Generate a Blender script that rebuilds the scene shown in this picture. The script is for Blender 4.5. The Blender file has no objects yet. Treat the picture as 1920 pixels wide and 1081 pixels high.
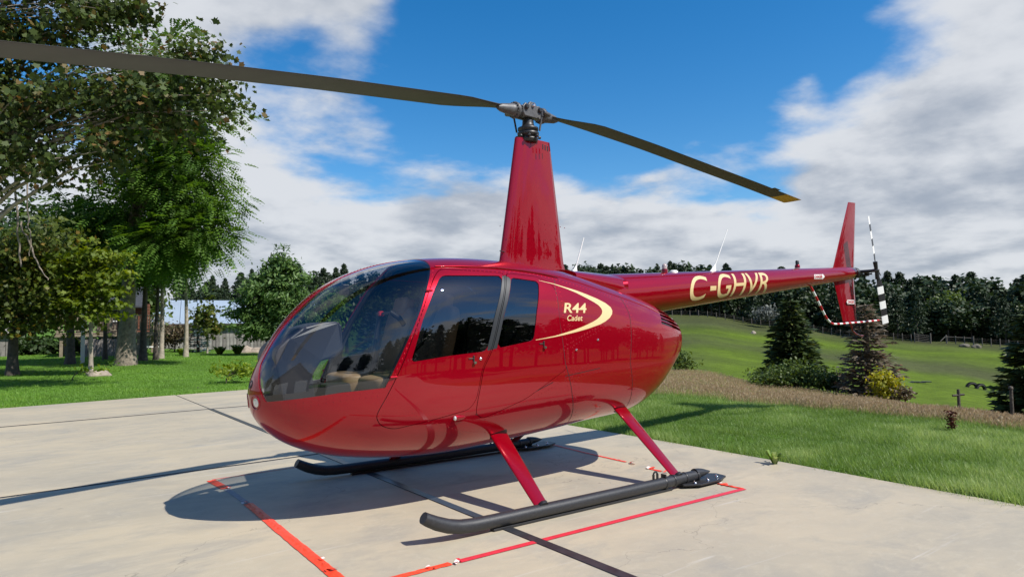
import bpy, bmesh, math, random
import numpy as np
from mathutils import Vector, noise as mnoise

rng = np.random.default_rng(7)
random.seed(7)
SC = bpy.context.scene
COL = SC.collection

# ------------------------------------------------------------------ camera, sky, sun, exposure
CAM_POS = np.array([-3.6836, -4.6634, 1.2642])
YAW, PITCH, ROLL, FPX = 0.9292, 0.0614, -0.0143, 1266.5      # focal length in px of a 1920 px wide frame
_d = np.array([math.cos(YAW) * math.cos(PITCH), math.sin(YAW) * math.cos(PITCH), math.sin(PITCH)])
_r = np.array([math.sin(YAW), -math.cos(YAW), 0.0])
_u = np.cross(_r, _d)
CR = _r * math.cos(ROLL) + _u * math.sin(ROLL)
CU = -_r * math.sin(ROLL) + _u * math.cos(ROLL)
CD = _d

cam_data = bpy.data.cameras.new("camera")
cam = bpy.data.objects.new("camera", cam_data)
COL.objects.link(cam)
from mathutils import Matrix
cam.matrix_world = Matrix(((CR[0], CU[0], -CD[0], CAM_POS[0]), (CR[1], CU[1], -CD[1], CAM_POS[1]),
                           (CR[2], CU[2], -CD[2], CAM_POS[2]), (0, 0, 0, 1)))
cam_data.sensor_width = 36.0
cam_data.sensor_fit = 'HORIZONTAL'
cam_data.lens = 36.0 * FPX / 1920.0
cam_data.clip_start = 0.05
cam_data.clip_end = 6000
SC.camera = cam

SUN_DIR = Vector((0.38, -0.78, 1.0)).normalized()            # towards the sun
SUN_EL = math.asin(SUN_DIR.z)
SUN_AZ = math.atan2(SUN_DIR.x, SUN_DIR.y)                    # clockwise from +Y
sun_data = bpy.data.lights.new("sun", 'SUN')
sun_data.energy = 4.8
sun_data.angle = math.radians(0.5)
sun_data.color = (1.0, 0.95, 0.87)
sun = bpy.data.objects.new("sun", sun_data)
COL.objects.link(sun)
sun.rotation_euler = (-SUN_DIR).to_track_quat('-Z', 'Y').to_euler()
sun.location = (10, -20, 30)

SC.view_settings.view_transform = 'Standard'
SC.view_settings.look = 'None'
SC.view_settings.exposure = 0.38
SC.view_settings.gamma = 1.0
SC.view_settings.use_curve_mapping = False
SC.render.engine = 'CYCLES'
SC.cycles.max_bounces = 10
SC.cycles.transparent_max_bounces = 16
SC.cycles.use_denoising = True


def build_world():
    w = bpy.data.worlds.new("World")
    SC.world = w
    w.use_nodes = True
    nt = w.node_tree
    N, L = nt.nodes, nt.links
    for n in list(N):
        N.remove(n)

    def add(t, **k):
        n = N.new(t)
        for a, b in k.items():
            setattr(n, a, b)
        return n

    def math_(op, a, b=None, clamp=False):
        n = add('ShaderNodeMath', operation=op, use_clamp=clamp)
        for i, v in enumerate((a, b)):
            if v is None:
                continue
            if isinstance(v, (int, float)):
                n.inputs[i].default_value = v
            else:
                L.new(v, n.inputs[i])
        return n.outputs[0]

    def ramp(v, lo, hi, smooth=True):
        n = add('ShaderNodeMapRange', interpolation_type='SMOOTHSTEP' if smooth else 'LINEAR')
        L.new(v, n.inputs[0])
        n.inputs[1].default_value = lo
        n.inputs[2].default_value = hi
        return n.outputs[0]

    sky = add('ShaderNodeTexSky', sky_type='NISHITA')
    sky.sun_disc = False
    sky.sun_elevation = SUN_EL
    sky.sun_rotation = SUN_AZ
    sky.air_density = 1.0
    sky.dust_density = 0.3
    sky.ozone_density = 2.5
    hsv = add('ShaderNodeHueSaturation')
    hsv.inputs['Hue'].default_value = 0.500
    hsv.inputs['Saturation'].default_value = 1.42
    hsv.inputs['Value'].default_value = 0.93
    L.new(sky.outputs[0], hsv.inputs['Color'])

    tc = add('ShaderNodeTexCoord')
    sep = add('ShaderNodeSeparateXYZ')
    L.new(tc.outputs['Generated'], sep.inputs[0])
    X, Y, Z = sep.outputs
    zc = math_('MAXIMUM', Z, 0.0)
    den = math_('ADD', zc, 0.20)
    px = math_('DIVIDE', X, den)
    py = math_('DIVIDE', Y, den)
    comb = add('ShaderNodeCombineXYZ')
    L.new(px, comb.inputs[0])
    L.new(py, comb.inputs[1])
    P = comb.outputs[0]

    def fbm(vec, scale, detail, rough, seed, dist=0.0):
        m = add('ShaderNodeMapping')
        m.inputs['Location'].default_value = seed
        L.new(vec, m.inputs['Vector'])
        n = add('ShaderNodeTexNoise')
        n.inputs['Scale'].default_value = scale
        n.inputs['Detail'].default_value = detail
        n.inputs['Roughness'].default_value = rough
        n.inputs['Distortion'].default_value = dist
        L.new(m.outputs[0], n.inputs['Vector'])
        return n.outputs['Fac']

    def blob(d, lo, hi):
        n = add('ShaderNodeVectorMath', operation='DOT_PRODUCT')
        L.new(tc.outputs['Generated'], n.inputs[0])
        n.inputs[1].default_value = tuple(Vector(d).normalized())
        return ramp(n.outputs['Value'], lo, hi)

    def ray(x, y):
        return CD + CR * (x - 960) / FPX + CU * (540.5 - y) / FPX

    big = fbm(P, 0.75, 3.0, 0.5, (3.1, 1.7, 0.0))
    mid = fbm(P, 1.9, 7.0, 0.55, (8.3, 2.2, 4.0), 0.1)
    fine = fbm(P, 7.0, 5.0, 0.55, (1.3, 6.2, 2.0), 0.1)
    # coverage: broad field + billows; the layer closes up towards the horizon
    cov = math_('ADD', math_('MULTIPLY', big, 0.45), math_('MULTIPLY', mid, 0.75))
    cov = math_('ADD', cov, math_('MULTIPLY', fine, 0.13))
    low = ramp(Z, 0.34, 0.12)
    cov = math_('ADD', cov, math_('MULTIPLY', low, 0.26))
    cov = math_('ADD', cov, math_('MULTIPLY', ramp(Z, 0.42, 0.72), -0.08))
    for (x, y, lo, hi, amt) in CLOUD_BLOBS:
        cov = math_('ADD', cov, math_('MULTIPLY', blob(ray(x, y), lo, hi), amt))
    alpha = ramp(cov, 0.64, 0.83)
    thick = ramp(cov, 0.70, 1.15, False)
    # cloud colour: bright rims, grey-violet undersides
    # sun side of the billows brighter: compare the layer with itself a little way towards the sun
    sh_off = (8.3 + 0.10, 2.2 - 0.205, 4.0)
    mid_s = fbm(P, 1.9, 7.0, 0.55, sh_off, 0.1)
    relief = math_('SUBTRACT', mid_s, mid)
    fine_s = fbm(P, 7.0, 5.0, 0.55, (1.3 + .10, 6.2 - .205, 2.0), 0.1)
    relief = math_('ADD', relief, math_('MULTIPLY', math_('SUBTRACT', fine_s, fine), 0.22))
    shade = fbm(P, 1.5, 5.0, 0.50, (4.4, 9.1, 1.0), 0.1)
    sh = math_('ADD', math_('MULTIPLY', relief, 2.0), math_('MULTIPLY', thick, 0.35))
    sh = math_('ADD', sh, math_('MULTIPLY', shade, 0.62))
    sh = ramp(sh, 0.20, 1.0)
    mixc = add('ShaderNodeMix', data_type='RGBA')
    L.new(sh, mixc.inputs['Factor'])
    mixc.inputs['A'].default_value = CLOUD_LIGHT
    mixc.inputs['B'].default_value = CLOUD_DARK
    mix = add('ShaderNodeMix', data_type='RGBA')
    L.new(math_('MULTIPLY', alpha, 0.97), mix.inputs['Factor'])
    L.new(hsv.outputs[0], mix.inputs['A'])
    L.new(mixc.outputs['Result'], mix.inputs['B'])
    bg = add('ShaderNodeBackground')
    bg.inputs['Strength'].default_value = SKY_STRENGTH
    L.new(mix.outputs['Result'], bg.inputs['Color'])
    out = add('ShaderNodeOutputWorld')
    L.new(bg.outputs[0], out.inputs['Surface'])


SKY_STRENGTH = 0.125
CLOUD_LIGHT = (4.45, 4.6, 4.85, 1)
CLOUD_DARK = (2.3, 2.6, 3.1, 1)
# broad rises (+) and openings (-) of the cloud layer by direction
CLOUD_BLOBS = [
    (1000, 110, 0.965, 0.999, -0.30), (1400, 50, 0.962, 0.999, -0.28), (620, 230, 0.985, 0.999, -0.16),
    (1790, 210, 0.965, 0.996, 0.22), (480, 20, 0.962, 0.997, 0.20), (700, 400, 0.95, 0.995, 0.08), (1455, 165, 0.9975, 0.9995, 0.13),
]
build_world()


# ------------------------------------------------------------------ helpers
def ray(px, py):
    return CD + CR * (px - 960) / FPX + CU * (540.5 - py) / FPX


def at(px, py, depth):
    """point seen at photo pixel (px,py), 'depth' metres along the view axis"""
    return CAM_POS + ray(px, py) * depth


def tag(o, label=None, cat=None, group=None, kind=None):
    if label: o['label'] = label
    if cat: o['category'] = cat
    if group: o['group'] = group
    if kind: o['kind'] = kind
    return o


def empty(name, loc=(0, 0, 0), rz=0.0, parent=None):
    o = bpy.data.objects.new(name, None)
    o.empty_display_size = 0.1
    COL.objects.link(o)
    o.location = loc
    o.rotation_euler = (0, 0, rz)
    if parent: o.parent = parent
    return o


def link(name, me, parent=None):
    o = bpy.data.objects.new(name, me)
    COL.objects.link(o)
    if parent is not None:
        o.parent = parent
        o.matrix_parent_inverse = parent.matrix_basis.inverted() if LOCALIZE else Matrix()
    return o


LOCALIZE = True     # children are written in world coordinates


def np_mesh(name, V, F, mats, smooth=False, tone=None, fmat=None):
    """V (N,3); F (M,k) constant polygon size"""
    V = np.ascontiguousarray(V, dtype=np.float32)
    F = np.ascontiguousarray(F, dtype=np.int32)
    me = bpy.data.meshes.new(name)
    me.vertices.add(len(V))
    me.vertices.foreach_set("co", V.ravel())
    k = F.shape[1]
    me.loops.add(F.size)
    me.loops.foreach_set("vertex_index", F.ravel())
    me.polygons.add(len(F))
    me.polygons.foreach_set("loop_start", np.arange(0, F.size, k, dtype=np.int32))
    me.polygons.foreach_set("loop_total", np.full(len(F), k, dtype=np.int32))
    if smooth:
        me.polygons.foreach_set("use_smooth", np.ones(len(F), dtype=bool))
    if fmat is not None:
        me.polygons.foreach_set("material_index", np.asarray(fmat, dtype=np.int32))
    for m in (mats if isinstance(mats, (list, tuple)) else [mats]):
        me.materials.append(m)
    if tone is not None:
        a = me.attributes.new("tone", 'FLOAT', 'POINT')
        a.data.foreach_set("value", np.ascontiguousarray(tone, dtype=np.float32))
    me.update(calc_edges=True)
    me.validate()
    return me


class MB:
    """collects simple shapes into one mesh"""

    def __init__(self):
        self.v, self.f, self.s, self.m = [], [], [], []

    def add(self, verts, faces, smooth=False, mi=0):
        b = len(self.v)
        self.v += [tuple(float(c) for c in p) for p in verts]
        for f in faces:
            self.f.append([b + i for i in f])
            self.s.append(smooth)
            self.m.append(mi)
        return self

    def box(self, c, size, rot=None, mi=0, taper=(1, 1)):
        sx, sy, sz = [s / 2 for s in size]
        vs = []
        for z in (-1, 1):
            t = taper if z > 0 else (1, 1)
            for x, y in ((-1, -1), (1, -1), (1, 1), (-1, 1)):
                p = Vector((x * sx * t[0], y * sy * t[1], z * sz))
                if rot is not None: p = rot @ p
                vs.append((p.x + c[0], p.y + c[1], p.z + c[2]))
        return self.add(vs, [(3, 2, 1, 0), (4, 5, 6, 7), (0, 1, 5, 4), (1, 2, 6, 5), (2, 3, 7, 6), (3, 0, 4, 7)], False, mi)

    def tube(self, pts, rad, n=10, caps=True, mi=0, squash=None):
        pts = [Vector(p) for p in pts]
        if not isinstance(rad, (list, tuple, np.ndarray)): rad = [rad] * len(pts)
        rings = []
        prev = None
        for i, p in enumerate(pts):
            t = (pts[min(i + 1, len(pts) - 1)] - pts[max(i - 1, 0)])
            if t.length < 1e-9: t = Vector((0, 0, 1))
            t.normalize()
            if prev is None:
                ref = Vector((0, 0, 1)) if abs(t.z) < 0.9 else Vector((1, 0, 0))
                a = t.cross(ref).normalized()
            else:
                a = (prev - t * prev.dot(t)).normalized()
            prev = a
            b = t.cross(a)
            rings.append([p + (a * math.cos(2 * math.pi * k / n) + b * math.sin(2 * math.pi * k / n)) * rad[i] for k in range(n)])
        base = len(self.v)
        vs = [q for r in rings for q in r]
        fs = []
        for i in range(len(pts) - 1):
            for k in range(n):
                fs.append((i * n + k, i * n + (k + 1) % n, (i + 1) * n + (k + 1) % n, (i + 1) * n + k))
        self.add(vs, fs, True, mi)
        if caps:
            self.add(rings[0], [tuple(range(n))[::-1]], False, mi)
            self.add(rings[-1], [tuple(range(n))], False, mi)
        return self

    def loft(self, sections, closed=True, caps=True, mi=0, smooth=True):
        n = len(sections[0])
        vs = [p for s in sections for p in s]
        fs = []
        for i in range(len(sections) - 1):
            for k in range(n if closed else n - 1):
                fs.append((i * n + k, i * n + (k + 1) % n, (i + 1) * n + (k + 1) % n, (i + 1) * n + k))
        self.add(vs, fs, smooth, mi)
        if caps:
            self.add(sections[0], [tuple(range(n))[::-1]], False, mi)
            self.add(sections[-1], [tuple(range(n))], False, mi)
        return self

    def lathe(self, origin, axis, prof, n=20, mi=0, caps=True, smooth=True):
        """prof: list of (distance along axis, radius)"""
        ax = Vector(axis).normalized()
        ref = Vector((0, 0, 1)) if abs(ax.z) < 0.9 else Vector((1, 0, 0))
        a = ax.cross(ref).normalized()
        b = ax.cross(a)
        o = Vector(origin)
        secs = [[o + ax * h + (a * math.cos(2 * math.pi * k / n) + b * math.sin(2 * math.pi * k / n)) * max(r, 1e-4) for k in range(n)] for h, r in prof]
        return self.loft(secs, True, caps, mi, smooth)

    def prism(self, poly, f0, f1, mi=0):
        """poly 2D list; f0/f1 map (a,b) to 3D points of the two faces"""
        A = [f0(*p) for p in poly]
        B = [f1(*p) for p in poly]
        n = len(poly)
        self.add(A + B, [tuple(range(n))[::-1], tuple(range(n, 2 * n))] + [(i, (i + 1) % n, n + (i + 1) % n, n + i) for i in range(n)], False, mi)
        return self

    def mesh(self, name, mats, bevel=0.0):
        me = bpy.data.meshes.new(name)
        me.from_pydata(self.v, [], self.f)
        me.polygons.foreach_set("use_smooth", np.array(self.s, dtype=bool))
        me.polygons.foreach_set("material_index", np.array(self.m, dtype=np.int32))
        for m in (mats if isinstance(mats, (list, tuple)) else [mats]):
            me.materials.append(m)
        bm = bmesh.new()
        bm.from_mesh(me)
        bmesh.ops.recalc_face_normals(bm, faces=bm.faces)
        if bevel > 0:
            bmesh.ops.remove_doubles(bm, verts=bm.verts, dist=1e-5)
            es = [e for e in bm.edges if len(e.link_faces) == 2 and e.calc_face_angle(0) > 0.5]
            bmesh.ops.bevel(bm, geom=es, offset=bevel, segments=2, affect='EDGES', clamp_overlap=True, profile=0.5)
        bm.to_mesh(me)
        bm.free()
        me.update()
        return me

    def build(self, name, mats, parent=None, bevel=0.0):
        return link(name, self.mesh(name, mats, bevel), parent)


# ------------------------------------------------------------------ materials
MATS = {}


def mat(name, color=(0.5, 0.5, 0.5), rough=0.5, metal=0.0, coat=0.0, noise=None, bump=None, spec=0.5, coat_rough=0.03):
    """noise: (scale, amount[, second colour]); bump: (scale, strength)"""
    m = bpy.data.materials.new(name)
    m.use_nodes = True
    nt = m.node_tree
    b = nt.nodes['Principled BSDF']
    b.inputs['Base Color'].default_value = (*color, 1)
    b.inputs['Roughness'].default_value = rough
    b.inputs['Metallic'].default_value = metal
    b.inputs['Coat Weight'].default_value = coat
    b.inputs['Coat Roughness'].default_value = coat_rough
    b.inputs['Specular IOR Level'].default_value = spec
    tc = nt.nodes.new('ShaderNodeTexCoord')
    if noise:
        n = nt.nodes.new('ShaderNodeTexNoise')
        n.inputs['Scale'].default_value = noise[0]
        n.inputs['Detail'].default_value = 6
        n.inputs['Roughness'].default_value = 0.6
        nt.links.new(tc.outputs['Object'], n.inputs['Vector'])
        mp = nt.nodes.new('ShaderNodeMapRange')
        mp.inputs[1].default_value = 0.3
        mp.inputs[2].default_value = 0.7
        nt.links.new(n.outputs['Fac'], mp.inputs[0])
        mx = nt.nodes.new('ShaderNodeMix')
        mx.data_type = 'RGBA'
        c2 = noise[2] if len(noise) > 2 else tuple(c * (1 - noise[1]) for c in color)
        c1 = color if len(noise) > 2 else tuple(min(1, c * (1 + noise[1])) for c in color)
        mx.inputs['A'].default_value = (*c1, 1)
        mx.inputs['B'].default_value = (*c2, 1)
        nt.links.new(mp.outputs[0], mx.inputs['Factor'])
        nt.links.new(mx.outputs['Result'], b.inputs['Base Color'])
    if bump:
        n = nt.nodes.new('ShaderNodeTexNoise')
        n.inputs['Scale'].default_value = bump[0]
        n.inputs['Detail'].default_value = 5
        nt.links.new(tc.outputs['Object'], n.inputs['Vector'])
        bp = nt.nodes.new('ShaderNodeBump')
        bp.inputs['Strength'].default_value = bump[1]
        bp.inputs['Distance'].default_value = 0.02
        nt.links.new(n.outputs['Fac'], bp.inputs['Height'])
        nt.links.new(bp.outputs[0], b.inputs['Normal'])
    MATS[name] = m
    return m


def glass_mat(name, tint, rough=0.0, ior=1.5, boost=1.0):
    m = bpy.data.materials.new(name)
    m.use_nodes = True
    nt = m.node_tree
    for n in list(nt.nodes): nt.nodes.remove(n)
    tr = nt.nodes.new('ShaderNodeBsdfTransparent')
    tr.inputs[0].default_value = (*tint, 1)
    gl = nt.nodes.new('ShaderNodeBsdfGlossy')
    gl.inputs['Roughness'].default_value = rough
    gl.inputs['Color'].default_value = (0.95, 0.97, 1, 1)
    fr = nt.nodes.new('ShaderNodeFresnel')
    geo = nt.nodes.new('ShaderNodeNewGeometry')
    mi = nt.nodes.new('ShaderNodeMix')              # a thin sheet reflects alike from both faces
    mi.inputs['A'].default_value = ior
    mi.inputs['B'].default_value = 1.0 / ior
    nt.links.new(geo.outputs['Backfacing'], mi.inputs['Factor'])
    nt.links.new(mi.outputs['Result'], fr.inputs['IOR'])
    mul = nt.nodes.new('ShaderNodeMath')
    mul.operation = 'MULTIPLY'
    mul.use_clamp = True
    mul.inputs[1].default_value = boost
    mx = nt.nodes.new('ShaderNodeMixShader')
    o = nt.nodes.new('ShaderNodeOutputMaterial')
    nt.links.new(fr.outputs[0], mul.inputs[0])
    nt.links.new(mul.outputs[0], mx.inputs[0])
    nt.links.new(tr.outputs[0], mx.inputs[1])
    nt.links.new(gl.outputs[0], mx.inputs[2])
    nt.links.new(mx.outputs[0], o.inputs[0])
    return m


def leaf_mat(name, dark, light, alt=None, trans=0.35, rough=0.55):
    """colour by the per-leaf 'tone' attribute; dark..light, the top tenth going to 'alt'"""
    m = bpy.data.materials.new(name)
    m.use_nodes = True
    nt = m.node_tree
    b = nt.nodes['Principled BSDF']
    b.inputs['Roughness'].default_value = rough
    b.inputs['Specular IOR Level'].default_value = 0.35
    at_ = nt.nodes.new('ShaderNodeAttribute')
    at_.attribute_name = "tone"
    cr = nt.nodes.new('ShaderNodeValToRGB')
    cr.color_ramp.elements[0].color = (*dark, 1)
    cr.color_ramp.elements[1].position = 0.85
    cr.color_ramp.elements[1].color = (*light, 1)
    if alt:
        e = cr.color_ramp.elements.new(1.0)
        e.color = (*alt, 1)
    nt.links.new(at_.outputs['Fac'], cr.inputs[0])
    nt.links.new(cr.outputs[0], b.inputs['Base Color'])
    if trans > 0:
        t = nt.nodes.new('ShaderNodeBsdfTranslucent')
        hs = nt.nodes.new('ShaderNodeHueSaturation')
        hs.inputs['Hue'].default_value = 0.485
        hs.inputs['Saturation'].default_value = 1.1
        hs.inputs['Value'].default_value = 1.5
        nt.links.new(cr.outputs[0], hs.inputs['Color'])
        nt.links.new(hs.outputs[0], t.inputs[0])
        mx = nt.nodes.new('ShaderNodeMixShader')
        mx.inputs[0].default_value = trans
        nt.links.new(b.outputs[0], mx.inputs[1])
        nt.links.new(t.outputs[0], mx.inputs[2])
        nt.links.new(mx.outputs[0], nt.nodes['Material Output'].inputs[0])
    return m


RED = mat("candy_red_paint", (0.305, 0.0006, 0.0095), 0.30, 0.42, 1.0, coat_rough=0.004, spec=0.05)
RED_DEEP = mat("deep_red_paint", (0.22, 0.001, 0.008), 0.3, 0.4, 1.0, spec=0.05)
GOLD = mat("pale_gold_vinyl", (0.66, 0.50, 0.25), 0.35, 0.0, 0.4)
BLACK = mat("satin_black_metal", (0.018, 0.018, 0.020), 0.42, 0.0, noise=(30, 0.25))
SKIDBLACK = mat("black_skid_paint", (0.022, 0.023, 0.026), 0.45, noise=(60, 0.3), bump=(220, 0.08))
RUBBER = mat("black_rubber", (0.012, 0.012, 0.013), 0.7)
BLADE = mat("dark_blade_paint", (0.040, 0.039, 0.036), 0.5, noise=(6, 0.18))
BLADEYEL = mat("yellow_tip_paint", (0.72, 0.40, 0.015), 0.5, noise=(20, 0.2))
STEEL = mat("dull_grey_steel", (0.095, 0.095, 0.098), 0.5, 0.2, noise=(25, 0.3))
CHROME = mat("bright_metal", (0.7, 0.7, 0.72), 0.2, 1.0)
WHITE = mat("white_paint", (0.78, 0.78, 0.76), 0.4)
WARNRED = mat("warning_red_paint", (0.42, 0.012, 0.016), 0.4)
TAN = mat("tan_leather", (0.36, 0.24, 0.13), 0.5, noise=(14, 0.12), bump=(120, 0.1))
CONSOLE = mat("charcoal_plastic", (0.040, 0.041, 0.050), 0.42, bump=(300, 0.05))
LINING = mat("dark_cabin_lining", (0.03, 0.03, 0.033), 0.8)
PILLAR = mat("grey_pillar_trim", (0.022, 0.024, 0.027), 0.42)
GAP = mat("dark_seam", (0.035, 0.002, 0.004), 0.7)
WSGLASS = glass_mat("tinted_windshield", (0.72, 0.74, 0.75), 0.0, 1.5, 1.7)
WINGLASS = glass_mat("tinted_door_glass", (0.17, 0.18, 0.19), 0.0, 1.55, 2.3)
LENS = mat("clear_lamp_lens", (0.75, 0.75, 0.72), 0.08, 0.2, 1.0)

# ------------------------------------------------------------------ fuselage surface
HX = [-2.39, -2.36, -2.27, -2.12, -1.85, -1.45, -1.0, -.5, 0., .45, .9, 1.25, 1.52, 1.66, 1.70]
HZT = [0.86, 0.989, 1.18, 1.388, 1.616, 1.773, 1.832, 1.835, 1.796, 1.712, 1.617, 1.532, 1.437, 1.315, 1.15]
HZB = [0.86, 0.725, 0.607, 0.502, 0.408, 0.353, 0.340, 0.368, 0.412, 0.455, 0.495, 0.640, 0.843, 0.980, 1.15]
HW = [0.0, 0.127, 0.262, 0.393, 0.530, 0.625, 0.652, 0.655, 0.65, 0.625, 0.575, 0.505, 0.4, 0.272, 0.0]
HZC = [.86, .86, .87, .88, .90, .92, .95, 1.0, 1.02, 1.05, 1.08, 1.12, 1.15, 1.16, 1.15]
HNT = [2, 2, 2.05, 2.15, 2.35, 2.8, 3.2, 3.2, 3.1, 2.9, 2.7, 2.5, 2.3, 2.2, 2.]
HNB = [2, 2, 2.1, 2.2, 2.3, 2.4, 2.5, 2.5, 2.6, 2.7, 2.7, 2.6, 2.4, 2.3, 2.]


def nspline(v):
    v = np.array(v, float)
    n = len(v)
    A = np.zeros((n, n))
    r = np.zeros(n)
    A[0, 0] = A[-1, -1] = 1
    for i in range(1, n - 1):
        A[i, i - 1] = 1; A[i, i] = 4; A[i, i + 1] = 1
        r[i] = 6 * (v[i - 1] - 2 * v[i] + v[i + 1])
    M = np.linalg.solve(A, r)

    def f(u):
        u = np.asarray(u, float)
        i = np.clip(u.astype(int), 0, n - 2)
        t = u - i
        return (1 - t) * v[i] + t * v[i + 1] - t * (1 - t) / 6 * ((2 - t) * M[i] + (1 + t) * M[i + 1])
    return f


SX, SZT, SZB, SW, SZC, SNT, SNB = [nspline(a) for a in (HX, HZT, HZB, HW, HZC, HNT, HNB)]
UMAX = len(HX) - 1.0
_ut = np.linspace(0, UMAX, 4000)
_xt = SX(_ut)


def hull(u, t):
    x, zt, zb, w, zc, nt_, nb_ = [s(u) for s in (SX, SZT, SZB, SW, SZC, SNT, SNB)]
    w = np.maximum(w, 0)
    c, s = np.cos(t), np.sin(t)
    n = np.where(s >= 0, nt_, nb_)
    r = (np.abs(c) ** n + np.abs(s) ** n) ** (-1 / n)
    return np.stack([x, w * c * r, zc + np.where(s >= 0, zt - zc, zc - zb) * s * r], -1)


def hull_normal(u, t):
    e = 2e-3
    u0, u1 = np.clip(u - e, 0.004, UMAX - 0.004), np.clip(u + e, 0.004, UMAX - 0.004)
    u1 = np.where(u1 - u0 < 1e-5, u0 + 1e-3, u1)
    uc = (u0 + u1) / 2
    du = hull(u1, t) - hull(u0, t)
    dt = hull(uc, t + e) - hull(uc, t - e)
    n = np.cross(du, dt)
    n /= np.linalg.norm(n, axis=-1, keepdims=True) + 1e-12
    p = hull(uc, t)
    cpt = np.stack([np.clip(p[..., 0], -1.8, 1.0), 0 * p[..., 0], 0 * p[..., 0] + 1.05], -1)
    flip = np.sum(n * (p - cpt), -1) < 0
    n[flip] *= -1
    return n


def side_y(x, z):
    """half-width of the hull at station x, height z"""
    u = np.interp(x, _xt, _ut)
    w, zt, zb, zc, nt_, nb_ = [s(u) for s in (SW, SZT, SZB, SZC, SNT, SNB)]
    up = z >= zc
    s = np.clip(np.abs(z - zc) / np.where(up, zt - zc, zc - zb), 0, 1)
    n = np.where(up, nt_, nb_)
    return np.maximum(w, 0) * (1 - s ** n) ** (1 / n)


def side_pt(x, z, off=0.0, side=-1):
    """point on the left (side=-1) or right skin, moved out by off"""
    e = 2e-3
    y = side_y(x, z)
    gx = (side_y(x + e, z) - side_y(x - e, z)) / (2 * e)
    gz = (side_y(x, z + e) - side_y(x, z - e)) / (2 * e)
    n = np.array([-gx, 1.0, -gz])
    n /= np.linalg.norm(n)
    p = np.array([x, float(y), z]) + n * off
    return np.array([p[0], p[1] * side, p[2]]), np.array([n[0], n[1] * side, n[2]])


def top_z(x, y=0.0):
    u = np.interp(x, _xt, _ut)
    w, zt, zc, n = float(SW(u)), float(SZT(u)), float(SZC(u)), float(SNT(u))
    return zc + (zt - zc) * (1 - min(1, abs(y) / w) ** n) ** (1 / n)


def poly_sd(poly):
    """signed distance, positive inside"""
    P = np.array(poly, float)

    def f(x, z):
        d = np.full(x.shape, 1e9)
        inside = np.zeros(x.shape, bool)
        for i in range(len(P)):
            a, b = P[i], P[(i + 1) % len(P)]
            e = b - a
            wx, wz = x - a[0], z - a[1]
            t = np.clip((wx * e[0] + wz * e[1]) / (e @ e), 0, 1)
            d = np.minimum(d, np.hypot(wx - t * e[0], wz - t * e[1]))
            c = ((a[1] > z) != (b[1] > z)) & (x < (b[0] - a[0]) * (z - a[1]) / (b[1] - a[1] + 1e-15) + a[0])
            inside ^= c
        return np.where(inside, d, -d)
    return f


def round_poly(pts, r, n=5):
    out = []
    m = len(pts)
    for i in range(m):
        p0, p, p1 = [np.array(pts[j % m], float) for j in (i - 1, i, i + 1)]
        a, b = p0 - p, p1 - p
        la, lb = np.linalg.norm(a), np.linalg.norm(b)
        ra = min(r, la * 0.45, lb * 0.45)
        q0, q1 = p + a / la * ra, p + b / lb * ra
        for k in range(n + 1):
            t = k / n
            out.append(tuple((1 - t) ** 2 * q0 + 2 * t * (1 - t) * p + t * t * q1))
    return out


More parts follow.
